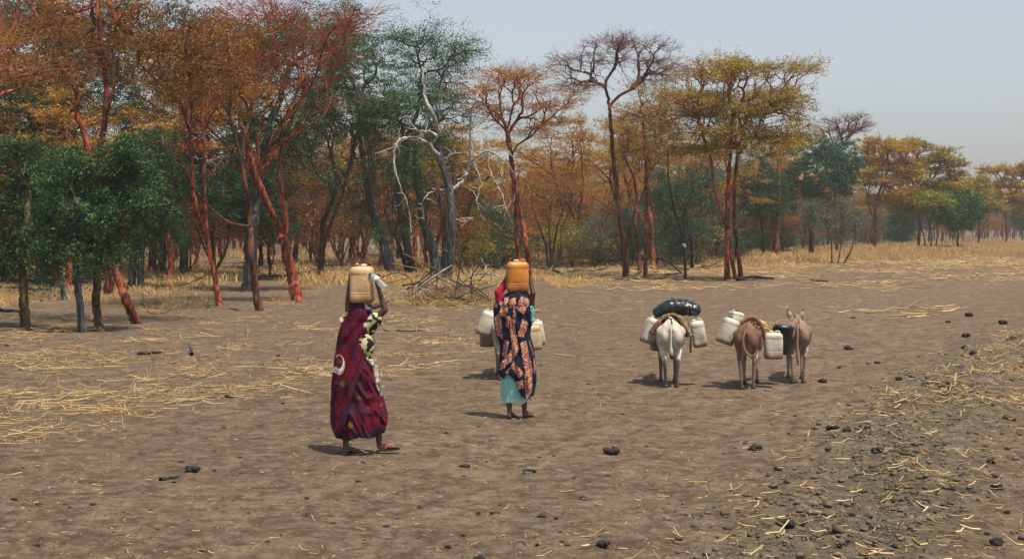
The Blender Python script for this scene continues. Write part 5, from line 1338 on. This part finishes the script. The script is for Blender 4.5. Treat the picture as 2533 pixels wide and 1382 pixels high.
BR_ = [(308, 545), (325, 560), (360, 572), (400, 578), (470, 584), (560, 578), (640, 566), (720, 590), (800, 604), (900, 612), (1000, 612), (1110, 596), (1130, 596)]
def shawl2(v, u):
    th = -2 * math.pi * u + math.pi / 2
    cosx = np.cos(th)
    hx = 470 + 130 * cosx
    back = np.sin(th) < 0
    hem = np.where(back, np.interp(hx, [340, 350, 400, 450, 500, 550, 600], [975, 980, 925, 1012, 1112, 1132, 1108]), 980 + 60 * cosx)
    zy = 308 + (hem - 308) * v
    l, r = interp(zy, BL), interp(zy, BR_); c = (l + r) / 2; a = (r - l) / 2
    f = folds(zy, th, .075, 7)
    b = a * np.interp(zy, [308, 340, 420, 560, 800, 1130], [.85, .85, .64, .62, .66, .70])
    zx = c + a * cosx * (1 + (f - 1) * .5)
    y = b * np.sin(th) * f / K2 + .01 - .012 * np.sin(zx / 17 + zy / 60) * smooth01((zy - 420) / 150) * (np.sin(th) < 0) - .008 * np.sin(zx / 9 - zy / 45)
    y = y - .015 * crease(zx + zy * .12, zy * .22, 22, 9) * smooth01((zy - 400) / 100) * (np.sin(th) < .2)
    z = Z2(zy) + .004
    return X2(zx), y, z, zx, zy
sheet('shawl', 330, 300, shawl2, print2, .006, None, w2)
# closed crown of the cloth under the can
def shcap(v, u):
    th = u * 2 * math.pi; a = (545 - 412) / 2 / K2
    rr = v * .97
    return X2(478) + a * rr * np.cos(th), .01 + a * .85 * rr * np.sin(th), Z2(300) - .012 * v + v * 0, 478 + 60 * np.cos(th), 310 + v * 0
sheet('head_cloth', 8, 40, shcap, lambda px, py, *a: np.tile(np.array([.010, .014, .034]), (len(px), 1)), .008, None, w2)
def under2(v, u):
    th = u * 2 * math.pi
    zy = 860 + (1168 + 8 * np.sin(th * 4) - 860) * v
    l = np.interp(zy, [860, 950, 1090, 1170], [352, 346, 340, 350]); r = np.interp(zy, [860, 1000, 1170], [590, 580, 546]); c = (l + r) / 2; a = (r - l) / 2
    f = folds(zy, th, .05, 12)
    return X2(c + a * np.cos(th) * f * .97), (a * .60 * np.sin(th) * f) / K2 + .02, Z2(zy), c + a * np.cos(th), zy
def undercol(px, py, x, y, u, v):
    c = np.tile(np.array([.20, .50, .50]), (len(px), 1))
    c = lay(c, (noise2(px / 5, py / 5, 91) > .62)[:, None] * .5, [.30, .60, .60])
    for yy in (985, 1058):
        c = lay(c, ((np.abs(py - yy - 4 * np.sin(px / 11)) < 5) & (noise2(px / 4, py / 4, 92) > .4))[:, None] * .8, [.50, .48, .22])
    c = lay(c, (py > 1130)[:, None] * 1.0, [.40, .52, .42])
    return c
sheet('underskirt', 110, 240, under2, undercol, .005, None, w2)
me = blob('red_sleeve', [('p', [L2(388, 238, .03), L2(345, 285, .0), L2(322, 312, -.02), L2(340, 370, -.01), L2(385, 400, 0)], [.040, .052, .052, .070, .070]), ('c', L2(318, 320, -.02), .045, L2(322, 385, -.02), .040)], .008, 5,
          lambda co, no: np.tile(np.array([.36, .012, .045]), (len(co), 1)) * (1 - .25 * (np.sin((co[:, 0] * 1.4 + co[:, 2]) * 130 + 2 * np.sin(co[:, 0] * 40)) > .6))[:, None])
obj('sleeve', me, CLOTH, w2)
me = blob('turq_sleeve', [('p', [L2(545, 430, .0), L2(572, 445, -.01), L2(578, 520, .0), L2(568, 560, .0)], [.065, .048, .040, .03]), ('c', L2(574, 430, -.02), .044, L2(592, 480, .0), .028)], .008, 4,
          lambda co, no: lay(np.tile(np.array([.07, .36, .38]), (len(co), 1)), (noise2(co[:, 0] * 60, co[:, 2] * 60, 93) > .6)[:, None] * .8, [.42, .60, .52]))
obj('sleeve', me, CLOTH, w2)
sandal(PL2, None, w2); sandal(PR2, None, w2)
c2 = (O2[0], O2[1], gz(*O2))
jerrycan('orange jerrycan balanced on the head of the person in the navy print', .285, .21, .405, JO, (c2[0] + X2(470), c2[1] - .0, c2[2] + Z2(308)), (0, 0, math.radians(5)), capx=.45, cap='cap_white', dent=2)

# ================= donkeys
COAT = colmat('donkey_coat', .8, .14, 90, .3, .15)
M['hoof'] = plain('hoof', (.05, .045, .04), .7, .3)
def donkey(label, loc, yaw, colfn, tail, head_z=.93, head_y=1.02, hind=((0, 0), (0, 0)), front=((0, 0), (0, 0)), sc=1.0, fat=1.0, eardir=.5, head_x=0.0):
    root = empty('donkey', loc, label, 'donkey', None, yaw); root.scale = (sc,) * 3
    pr = [('e', (0, .02, .74), (.215 * fat, .44, .205)), ('e', (0, -.10, .70), (.225 * fat, .30, .20)), ('e', (0, .32, .76), (.165, .20, .205)), ('e', (0, -.36, .82), (.165, .17, .175)),
          ('c', (0, -.30, .93), .085, (0, .30, .90), .085), ('e', (.085, -.38, .74), (.095, .15, .18)), ('e', (-.085, -.38, .74), (.095, .15, .18)), ('c', (0, -.44, .93), .07, (0, -.50, .86), .05)]
    hx, hy, hz_ = head_x, head_y, head_z
    pr += [('p', [(0, .34, .84), (hx * .4, .60, .93), (hx * .8, hy - .14, hz_ + .02)], [.15, .11, .085]), ('p', [(hx, hy - .14, hz_ + .03), (hx, hy + .02, hz_ - .04), (hx, hy + .24, hz_ - .20)], [.085, .085, .05]), ('e', (hx, hy + .28, hz_ - .23), (.052, .06, .05))]
    for sgn, (a, lift) in zip((-1, 1), hind):
        X = .105 * sgn
        pr += [('p', [(X, -.33, .80), (X * 1.08, -.22 + a * .3, .62), (X * 1.0, -.42 + a * .8, .41), (X * .82, -.40 + a, .14 + lift), (X * .80, -.36 + a, .06 + lift)], [.125, .085, .038, .026, .030])]
        pr += [('c', (X * 1.0, -.37 + a * .6, .50), .045, (X * 1.0, -.43 + a * .8, .42), .034)]
    for sgn, (a, lift) in zip((-1, 1), front):
        X = .115 * sgn
        pr += [('p', [(X, .32, .74), (X, .31 + a * .2, .58), (X * .95, .33 + a * .7, .36), (X * .9, .32 + a, .13 + lift), (X * .88, .36 + a, .06 + lift)], [.10, .065, .038, .025, .029])]
    obj('body', blob('donkey_body', pr, .014, 5, colfn), COAT, root)
    for sgn in (-1, 1):
        for (a, lift), y0, X in ((hind[0 if sgn < 0 else 1], -.36, .084), (front[0 if sgn < 0 else 1], .36, .102)):
            V, q = ringloft([(lift - .005, .040, .045), (lift + .055, .030, .034)], 14, 2.3); V[:, 0] += X * sgn; V[:, 1] += y0 + a + .012; obj('hoof', mesh_list('hoof', V, q), M['hoof'], root)
        # ear: a leaf-shaped cone with a hollow
        bse = np.array([hx + sgn * .055, hy - .10, hz_ + .10]); tip = bse + np.array([sgn * eardir * .20, -.02, .20])
        P = smooth_line([bse, (bse + tip) / 2 + np.array([sgn * .012, 0, .0]), tip], 9)
        V, Q = tubes_np(P[None], np.array([[.022, .034, .042, .045, .044, .038, .029, .017, .004]]), 10)
        cc = np.repeat(np.linspace(0, 1, 9), 10)[:, None]; base = colfn(np.array([[0, .7, .95]]), np.array([[0, 0, 1.]]))[0]
        ecol = lay(np.tile(base * 1.1, (len(V), 1)), (cc > .82) * 1.0, [.04, .03, .028]); ecol = lay(ecol, ((V[:, 1] < np.repeat(P[:, 1], 10) - .006)[:, None] & (cc > .12) & (cc < .8)) * .7, [.50, .36, .27])
        obj('ear', mesh_np('ear', V, Q, True, None, ecol), COAT, root)
        bm = bmesh.new(); bmesh.ops.create_uvsphere(bm, u_segments=10, v_segments=8, radius=.022, matrix=Matrix.Translation((hx + sgn * .066, hy + .05, hz_ - .01))); me = bpy.data.meshes.new('eye'); bm.to_mesh(me); bm.free(); obj('eye', me, M['cap_black'], root)
    # mane
    P = np.array([[(0 + hx * .8 * k_ / 14 + RNG.normal() * .006, .40 + .045 * k_ * (hy - .5) / .52 * 1.0, .95 + (min(.04, hz_ + .06 - .95)) * k_ / 14)] * 3 for k_ in range(14)], float)
    P[:, 1, 2] += .04; P[:, 2, 2] += .075; V, Q = tubes_np(P, np.tile([.016, .014, .006], (14, 1)), 5); obj('mane', mesh_np('mane', V, Q, True, None, np.tile([.06, .04, .035], (len(V), 1))), COAT, root)
    tp, tr, tc0, tc1, tuft = tail
    P = smooth_line(tp, 26); R = np.interp(np.linspace(0, 1, 26), np.linspace(0, 1, len(tr)), tr)
    V, Q = tubes_np(P[None], R[None], 10); f = np.repeat(np.linspace(0, 1, 26), 10)[:, None]
    obj('tail', mesh_np('tail', V, Q, True, None, lay(np.tile(tc0, (len(V), 1)), np.clip((f - tuft) * 6, 0, 1), tc1)), COAT, root)
    return root
def coat(base, pale, dark_stripe, legdark, rump=None):
    base, pale = np.array(base), np.array(pale)
    def f(co, no):
        x, y, z = co[:, 0], co[:, 1], co[:, 2]; n = noise2(x * 14 + 5, z * 14 + y * 6, 97) * .6 + noise2(x * 45 + y * 20, z * 30, 96) * .4
        c = np.tile(base, (len(co), 1)) * (.72 + .56 * n)[:, None]
        dk = smooth01((noise2(x * 5 + 3, z * 5 + y * 3, 95) - .52) / .2) * .45; c = lay(c, dk[:, None], base * .45)
        but = smooth01((.80 - z) / .12) * smooth01((z - .58) / .08) * smooth01((np.abs(x) - .03) / .03) * (y < -.40); c = lay(c, but[:, None] * .45, [.07, .06, .06])
        bel = smooth01((.60 - z) / .10) * (np.abs(y) < .34) * (z > .45); c = lay(c, bel[:, None] * .85, pale)
        inner = smooth01((.75 - z) / .2) * smooth01((.10 - np.abs(x)) / .06) * (y < -.15) * (z > .34); c = lay(c, inner[:, None] * .9, pale)
        st = (np.abs(x) < .016) & (z > .84) & (y < .9); c = lay(c, st[:, None] * dark_stripe, [.03, .024, .022])
        leg = smooth01((.46 - z) / .12); c = lay(c, leg[:, None] * .85, legdark)
        mz = (y > 1.12); c = lay(c, mz[:, None] * .8, pale)
        return c
    return f
gy = lambda x, y: gz(x, y)
# white donkey
KD = 762.0
o = ground_pt(1663, 951); OA = (o[0], o[1] + .42, gy(*o))
tailA = ([(0, -.50, .93), (-.012, -.545, .84), (-.018, -.555, .70), (-.015, -.55, .58), (-.005, -.545, .48), (0, -.54, .43)], [.022, .016, .014, .015, .030, .034, .006], (.50, .46, .40), (.035, .03, .03), .62)
def whitecoat(co, no):
    c = coat((.52, .48, .41), (.64, .60, .53), .95, (.085, .07, .062))(co, no)
    x, y, z = co[:, 0], co[:, 1], co[:, 2]
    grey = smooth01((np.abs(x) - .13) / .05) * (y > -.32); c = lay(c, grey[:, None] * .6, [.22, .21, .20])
    sp = (noise2(x * 60, z * 60, 98) > .74) & (z < .45); return lay(c, sp[:, None] * .8, [.05, .045, .04])
donkey('white donkey seen from behind, loaded with cans and a dark inner tube', OA, math.radians(-2), whitecoat, tailA, hind=((-.03, 0), (.04, 0)), front=((.0, 0), (-.06, 0)), sc=1.03, head_z=.80)
# brown donkey
o = ground_pt(1853, 959); OB = (o[0] + .07, o[1] + .42, gy(*o))
KB = 779.0
tailB = ([(0, -.50, .93), (-.03, -.55, .84), (-.045, -.57, .74), (-.02, -.585, .62), (.04, -.59, .54), (.10, -.59, .52), (.15, -.58, .56), (.16, -.57, .63)], [.024, .020, .019, .021, .021, .020, .017, .008], (.20, .11, .075), (.24, .13, .09), .9)
donkey('reddish brown donkey with a looped tail, loaded with cans and a rope net', OB, math.radians(-14), coat((.172, .094, .064), (.45, .38, .32), .6, (.30, .21, .155)), tailB, hind=((.0, 0), (.09, .0)), front=((.02, 0), (-.12, .035)), sc=.985, head_z=.48)
o = ground_pt(1977, 941); OC = (o[0] + .04, o[1] + .42, gy(*o))
tailC = ([(-.01, -.50, .93), (-.025, -.55, .82), (-.03, -.56, .66), (-.03, -.56, .50), (-.02, -.555, .36), (-.015, -.55, .30)], [.024, .019, .020, .024, .026, .018, .006], (.24, .15, .11), (.20, .125, .09), .7)
donkey('plain pinkish-brown donkey without a load, ears showing above its rump', OC, math.radians(-7), coat((.25, .168, .128), (.42, .40, .38), .75, (.33, .24, .18)), tailC, hind=((-.02, 0), (.05, 0)), front=((.05, 0), (-.05, 0)), sc=1.0, fat=1.0, head_z=.80, eardir=.35, head_x=.05)
o = ground_pt(1245, 940); OD = (o[0] + .02, o[1] + .42, gy(*o))
tailD = ([(0, -.50, .93), (0, -.55, .80), (0, -.55, .60), (0, -.54, .40)], [.02, .016, .02, .006], (.3, .25, .2), (.05, .04, .04), .6)
donkey('grey donkey hidden behind the person in the navy print, loaded with four cans', OD, math.radians(2), coat((.30, .27, .24), (.48, .45, .42), .5, (.16, .14, .13)), tailD, hind=((-.02, 0), (.05, 0)), front=((.1, 0), (-.05, 0)), sc=1.0, head_z=.85)

# loads; helper from zoom3 pixels (scale 4.69, origin 1540,720) at depth D
def at3(zx, zy, D): px, py = 1540 + zx / 4.69, 720 + zy / 4.69; return ((px - CX) * D / F, D, CAMH - (py - HY) * D / F)
R = math.radians
DA = OA[1]
def can_at(label, zb, D, w_, d_, h, mat, tilt, yaw=0, pitch=0, fn=at3, **kw):
    x, y, z = fn(zb[0], zb[1], D)
    return jerrycan(label, w_, d_, h, mat, (x, y, z), (R(pitch), R(tilt), R(yaw)), **kw)
can_at('scuffed white jerrycan hanging at the right flank of the white donkey', (908, 645), DA - .05, .215, .27, .43, JW, -9, -8, capx=.3, cap='cap_white')
can_at('greyish white jerrycan hanging tilted at the left flank of the white donkey', (272, 600), DA - .05, .215, .27, .42, JW, 21, 10, capx=.6, cap='cap_black', dent=1)
can_at('dark can slung low under the left flank of the white donkey', (390, 690), DA + .22, .20, .26, .36, JG, 4, 5, cap='cap_black')
can_at('white jerrycan with muddy bottom tilted at the left flank of the brown donkey', (1172, 608), OB[1] - .10, .245, .25, .42, JW, 21, 8, capx=.35, cap='cap_black', dent=3)
can_at('upright greyish jerrycan hanging at the right flank of the brown donkey', (1750, 785), OB[1] - .10, .280, .22, .42, JW, 0, -6, capx=.4, dent=5)
can_at('white can with a black cap lying behind the left can of the brown donkey', (1290, 420), OB[1] + .35, .20, .22, .26, JW, 12, 20, cap='cap_black', capx=.5)
def bucket(label, loc, rot):
    root = empty('bucket', loc, label, 'bucket'); root.rotation_euler = rot
    V, q = ringloft([(0, .11, .10), (.01, .125, .115), (.20, .14, .13), (.40, .155, .145), (.405, .165, .155), (.43, .168, .158), (.435, .15, .14), (.42, .14, .13)], 32, 2.4)
    V[:, 0] += .006 * np.sin(V[:, 2] * 22 + V[:, 1] * 30); obj('body', mesh_list('bucket', V, q), BAG, root)
    V, q = ringloft([(.425, .150, .140), (.445, .145, .135), (.452, .10, .09)], 32, 2.4); obj('lid', mesh_list('bucket_lid', V, q), BAG, root)
    P = smooth_line([(-.15, 0, .43), (-.10, 0, .50), (0, 0, .53), (.10, 0, .50), (.15, 0, .43)], 16); V, Q = tubes_np(P[None], np.full((1, 16), .006), 6); obj('handle', mesh_np('bail', V, Q), ROPE, root)
    return root
def at2(zx, zy, D): px, py = 1130 + zx / 3.14, 620 + zy / 3.14; return ((px - CX) * D / F, D, CAMH - (py - HY) * D / F)
can_at('white jerrycan tilted outward left of the person in the navy print', (192, 655), OD[1] - .1, .235, .25, .42, JW, 21, 6, fn=at2, capx=.6, cap='cap_white', dent=2)
can_at('dark greenish can hanging below the tilted white one', (235, 745), OD[1] + .25, .25, .24, .36, JG, 2, 4, fn=at2, cap='cap_black')
can_at('tan jerrycan with a muddy bottom right of the person in the navy print', (612, 768), OD[1] - .1, .225, .24, .41, JT, -5, -6, fn=at2, capx=.4, dent=4)
can_at('white jerrycan partly hidden behind the tan one', (652, 735), OD[1] + .28, .17, .24, .42, JW, -8, -4, fn=at2, capx=.5, dent=6)
# pads, ropes, bag
PAD = plain('sacking', (.25, .165, .095), .95, .6, 25, .9, .05); PADB = plain('padding_brown', (.19, .10, .07), .95, .5, 25, .9, .05); ROPE = plain('rope', (.50, .34, .15), .95, .35, 60, .9, .05)
def pad(label, pts, r, D, mat, fn=at3, dy=0, name='saddle_pad'):
    P = np.array([fn(p[0], p[1], D + (p[2] if len(p) > 2 else 0)) for p in pts]); P = smooth_line(P, 26); c_ = P[0].copy()
    V, Q = tubes_np((P - c_)[None], (np.full(26, r) * (1 + .12 * np.sin(np.arange(26) * 1.9)) * np.minimum(1, np.minimum(np.arange(26) + 1.2, 26.2 - np.arange(26)) / 2.5))[None], 12)
    # lengthen along the back
    V[:, 1] *= 1.0; V[:, 1] += 0
    Pm = np.array([0, 1, 0]); V[:, 1] = V[:, 1] * 1.0 + np.sign(V[:, 1]) * .0
    o = obj(name, mesh_np(name, V, Q), mat); o.location = c_; tag(o, label, 'pad'); return o
def saddle(label, pts, D0, D1, r, mat, fn=at3):
    """padded blanket draped over the back from the rear row D0 to D1"""
    rows = 9; P0 = smooth_line(np.array([fn(p[0], p[1], D0) for p in pts]), 40); c_ = P0[0].copy()
    bm_rows = []
    for i in range(rows):
        f = i / (rows - 1); P = P0 + np.array([0, (D1 - D0) * f, 0]); P[:, 2] -= .05 * f
        P = P + RNG.normal(size=P.shape) * .004; bm_rows.append(P - c_)
    V = np.concatenate(bm_rows); i = np.arange(rows - 1)[:, None] * 40 + np.arange(39)[None]
    o = obj('saddle_pad', mesh_np('saddle_pad', V, np.stack([i, i + 1, i + 41, i + 40], -1).reshape(-1, 4)), mat); o.location = c_
    m = o.modifiers.new('t', 'SOLIDIFY'); m.thickness = r; m.offset = 0; m2 = o.modifiers.new('b', 'BEVEL'); m2.width = r * .45; m2.segments = 3
    tag(o, label, 'saddle pad'); return o
saddle('straw-coloured sacking pad over the back of the white donkey', [(325, 510), (370, 400), (450, 310), (575, 262), (660, 300), (730, 400), (795, 520)], DA - .08, DA + .40, .040, PAD)
pad('brown padding roll sticking out at the left of the white donkey', [(330, 500), (380, 420), (440, 350)], .050, DA - .18, PADB)
pad('pale rolled sacking hanging down the right flank of the white donkey', [(650, 290), (720, 390), (795, 530)], .036, DA - .18, PAD)
pad('dark strap end dangling below the right pad of the white donkey', [(795, 540), (790, 620), (788, 715)], .016, DA - .18, M['bark_dark'], name='strap')
pad('dark sacking pad over the back of the brown donkey', [(1310, 540), (1340, 440), (1400, 350), (1500, 300), (1570, 340), (1630, 440), (1640, 520)], .030, OB[1] - .15, PADB)
# rope net pad
nr = empty('rope_net', at3(1480, 330, OB[1] + .0), 'bundled yellow rope net over the back of the brown donkey', 'rope')
nx, ny, nz_ = at3(1480, 330, OB[1])
for k in range(26):
    a = k / 25; pts = [(1400 + a * 230, 350 + a * 20), (1480 + a * 170, 295 + a * 110 + 10 * math.sin(k)), (1560 + a * 130, 340 + a * 110)]
    if k % 2: pts = [(1440 + a * 120, 320 + a * 150), (1520 + a * 100, 300 + a * 120), (1640 + a * 60, 360 + a * 90)]
    D_ = OB[1] + RNG.uniform(-.15, .35); P = smooth_line(np.array([at3(p[0], p[1], D_) for p in pts]) - np.array([nx, ny, nz_]) + RNG.normal(size=(3, 3)) * .012, 10)
    V, Q = tubes_np(P[None], np.full((1, 10), .016), 6); obj('rope', mesh_np('rope', V, Q), ROPE, nr)
P = smooth_line(np.array([at3(p[0], p[1], OB[1] - .05) for p in ((1700, 360), (1745, 375), (1750, 405), (1710, 410), (1695, 380), (1720, 350))]), 24)
V, Q = tubes_np((P - P[0])[None], np.full((1, 24), .008), 6); o = obj('rope_loop', mesh_np('rope_loop', V, Q), ROPE); o.location = P[0]; tag(o, 'small pale loop of rope above the upright jerrycan', 'rope')
# thin cords at the white donkey
P = smooth_line(np.array([at3(p[0], p[1], DA - .05) for p in ((735, 300), (760, 330), (765, 380), (770, 430))]), 12); V, Q = tubes_np((P - P[0])[None], np.full((1, 12), .008), 6)
o = obj('cord', mesh_np('cord', V, Q), plain('green_cord', (.10, .20, .10), .8, .3)); o.location = P[0]; tag(o, 'green cord holding the right can of the white donkey', 'cord')
# dark bladder / inner tube on the white donkey
BAG, t, b = new_mat('black_rubber'); b.inputs['Base Color'].default_value = (.004, .010, .020, 1); b.inputs['Roughness'].default_value = .28; b.inputs['Specular IOR Level'].default_value = .6
n = noise_node(t, 6, 3, .5, objcoord(t, (1, 2, 2))); bump(t, b, n.outputs[0], .6, .04)
bx, by, bz = at3(635, 225, DA + .15)
P = smooth_line([(-.37, 0, -.075), (-.30, 0, -.02), (-.15, 0, .035), (0, 0, .045), (.15, 0, .03), (.29, 0, .0), (.365, 0, -.03)], 48)
R_ = np.interp(np.linspace(0, 1, 48), [0, .03, .12, .3, .6, .85, .95, 1], [.004, .045, .078, .095, .098, .088, .060, .01])
R_ = R_ * (1 + .035 * np.sin(np.arange(48) * 1.7) * (np.arange(48) > 30))
V, Q = tubes_np(P[None], R_[None], 28)
V[:, 1] *= 1.8; V[:, 2] = (V[:, 2] - .0) * np.interp(V[:, 0], [-.37, -.1, .15, .37], [1.05, 1.3, 1.3, 1.1]); V[:, 2] += .012 * noise2(V[:, 0] * 12, V[:, 1] * 9, 77) + .006 * np.sin(V[:, 0] * 60 + V[:, 1] * 22)
o = obj('inner_tube', mesh_np('inner_tube', V, Q), BAG); o.location = (bx, by, bz); tag(o, 'shiny dark blue-black rubber bladder lying across the back of the white donkey', 'bladder')
bucket('dark blue-black bucket with a rim hanging between the brown and the unloaded donkey', at3(1835, 730, OB[1] + .30), (0, R(5), 0))
# ------------------------------------------------------------------ haze
hz = bpy.data.meshes.new('haze'); bm = bmesh.new(); bmesh.ops.create_cube(bm, size=1); bm.to_mesh(hz); bm.free()
ho = obj('haze', hz); ho.scale = (9400, 4200, 22.0); ho.location = (0, 1800, 9.5)
hm = bpy.data.materials.new('haze'); hm.use_nodes = True; t = hm.node_tree; t.nodes.clear()
out = t.nodes.new('ShaderNodeOutputMaterial'); pv = t.nodes.new('ShaderNodeVolumePrincipled')
pv.inputs['Color'].default_value = (0.97, 0.96, 0.97, 1); pv.inputs['Density'].default_value = 0.00042
pv.inputs['Anisotropy'].default_value = 0.0
t.links.new(pv.outputs[0], out.inputs['Volume']); hz.materials.append(hm)
tag(ho, "thin pale dust haze in the air", kind='stuff')
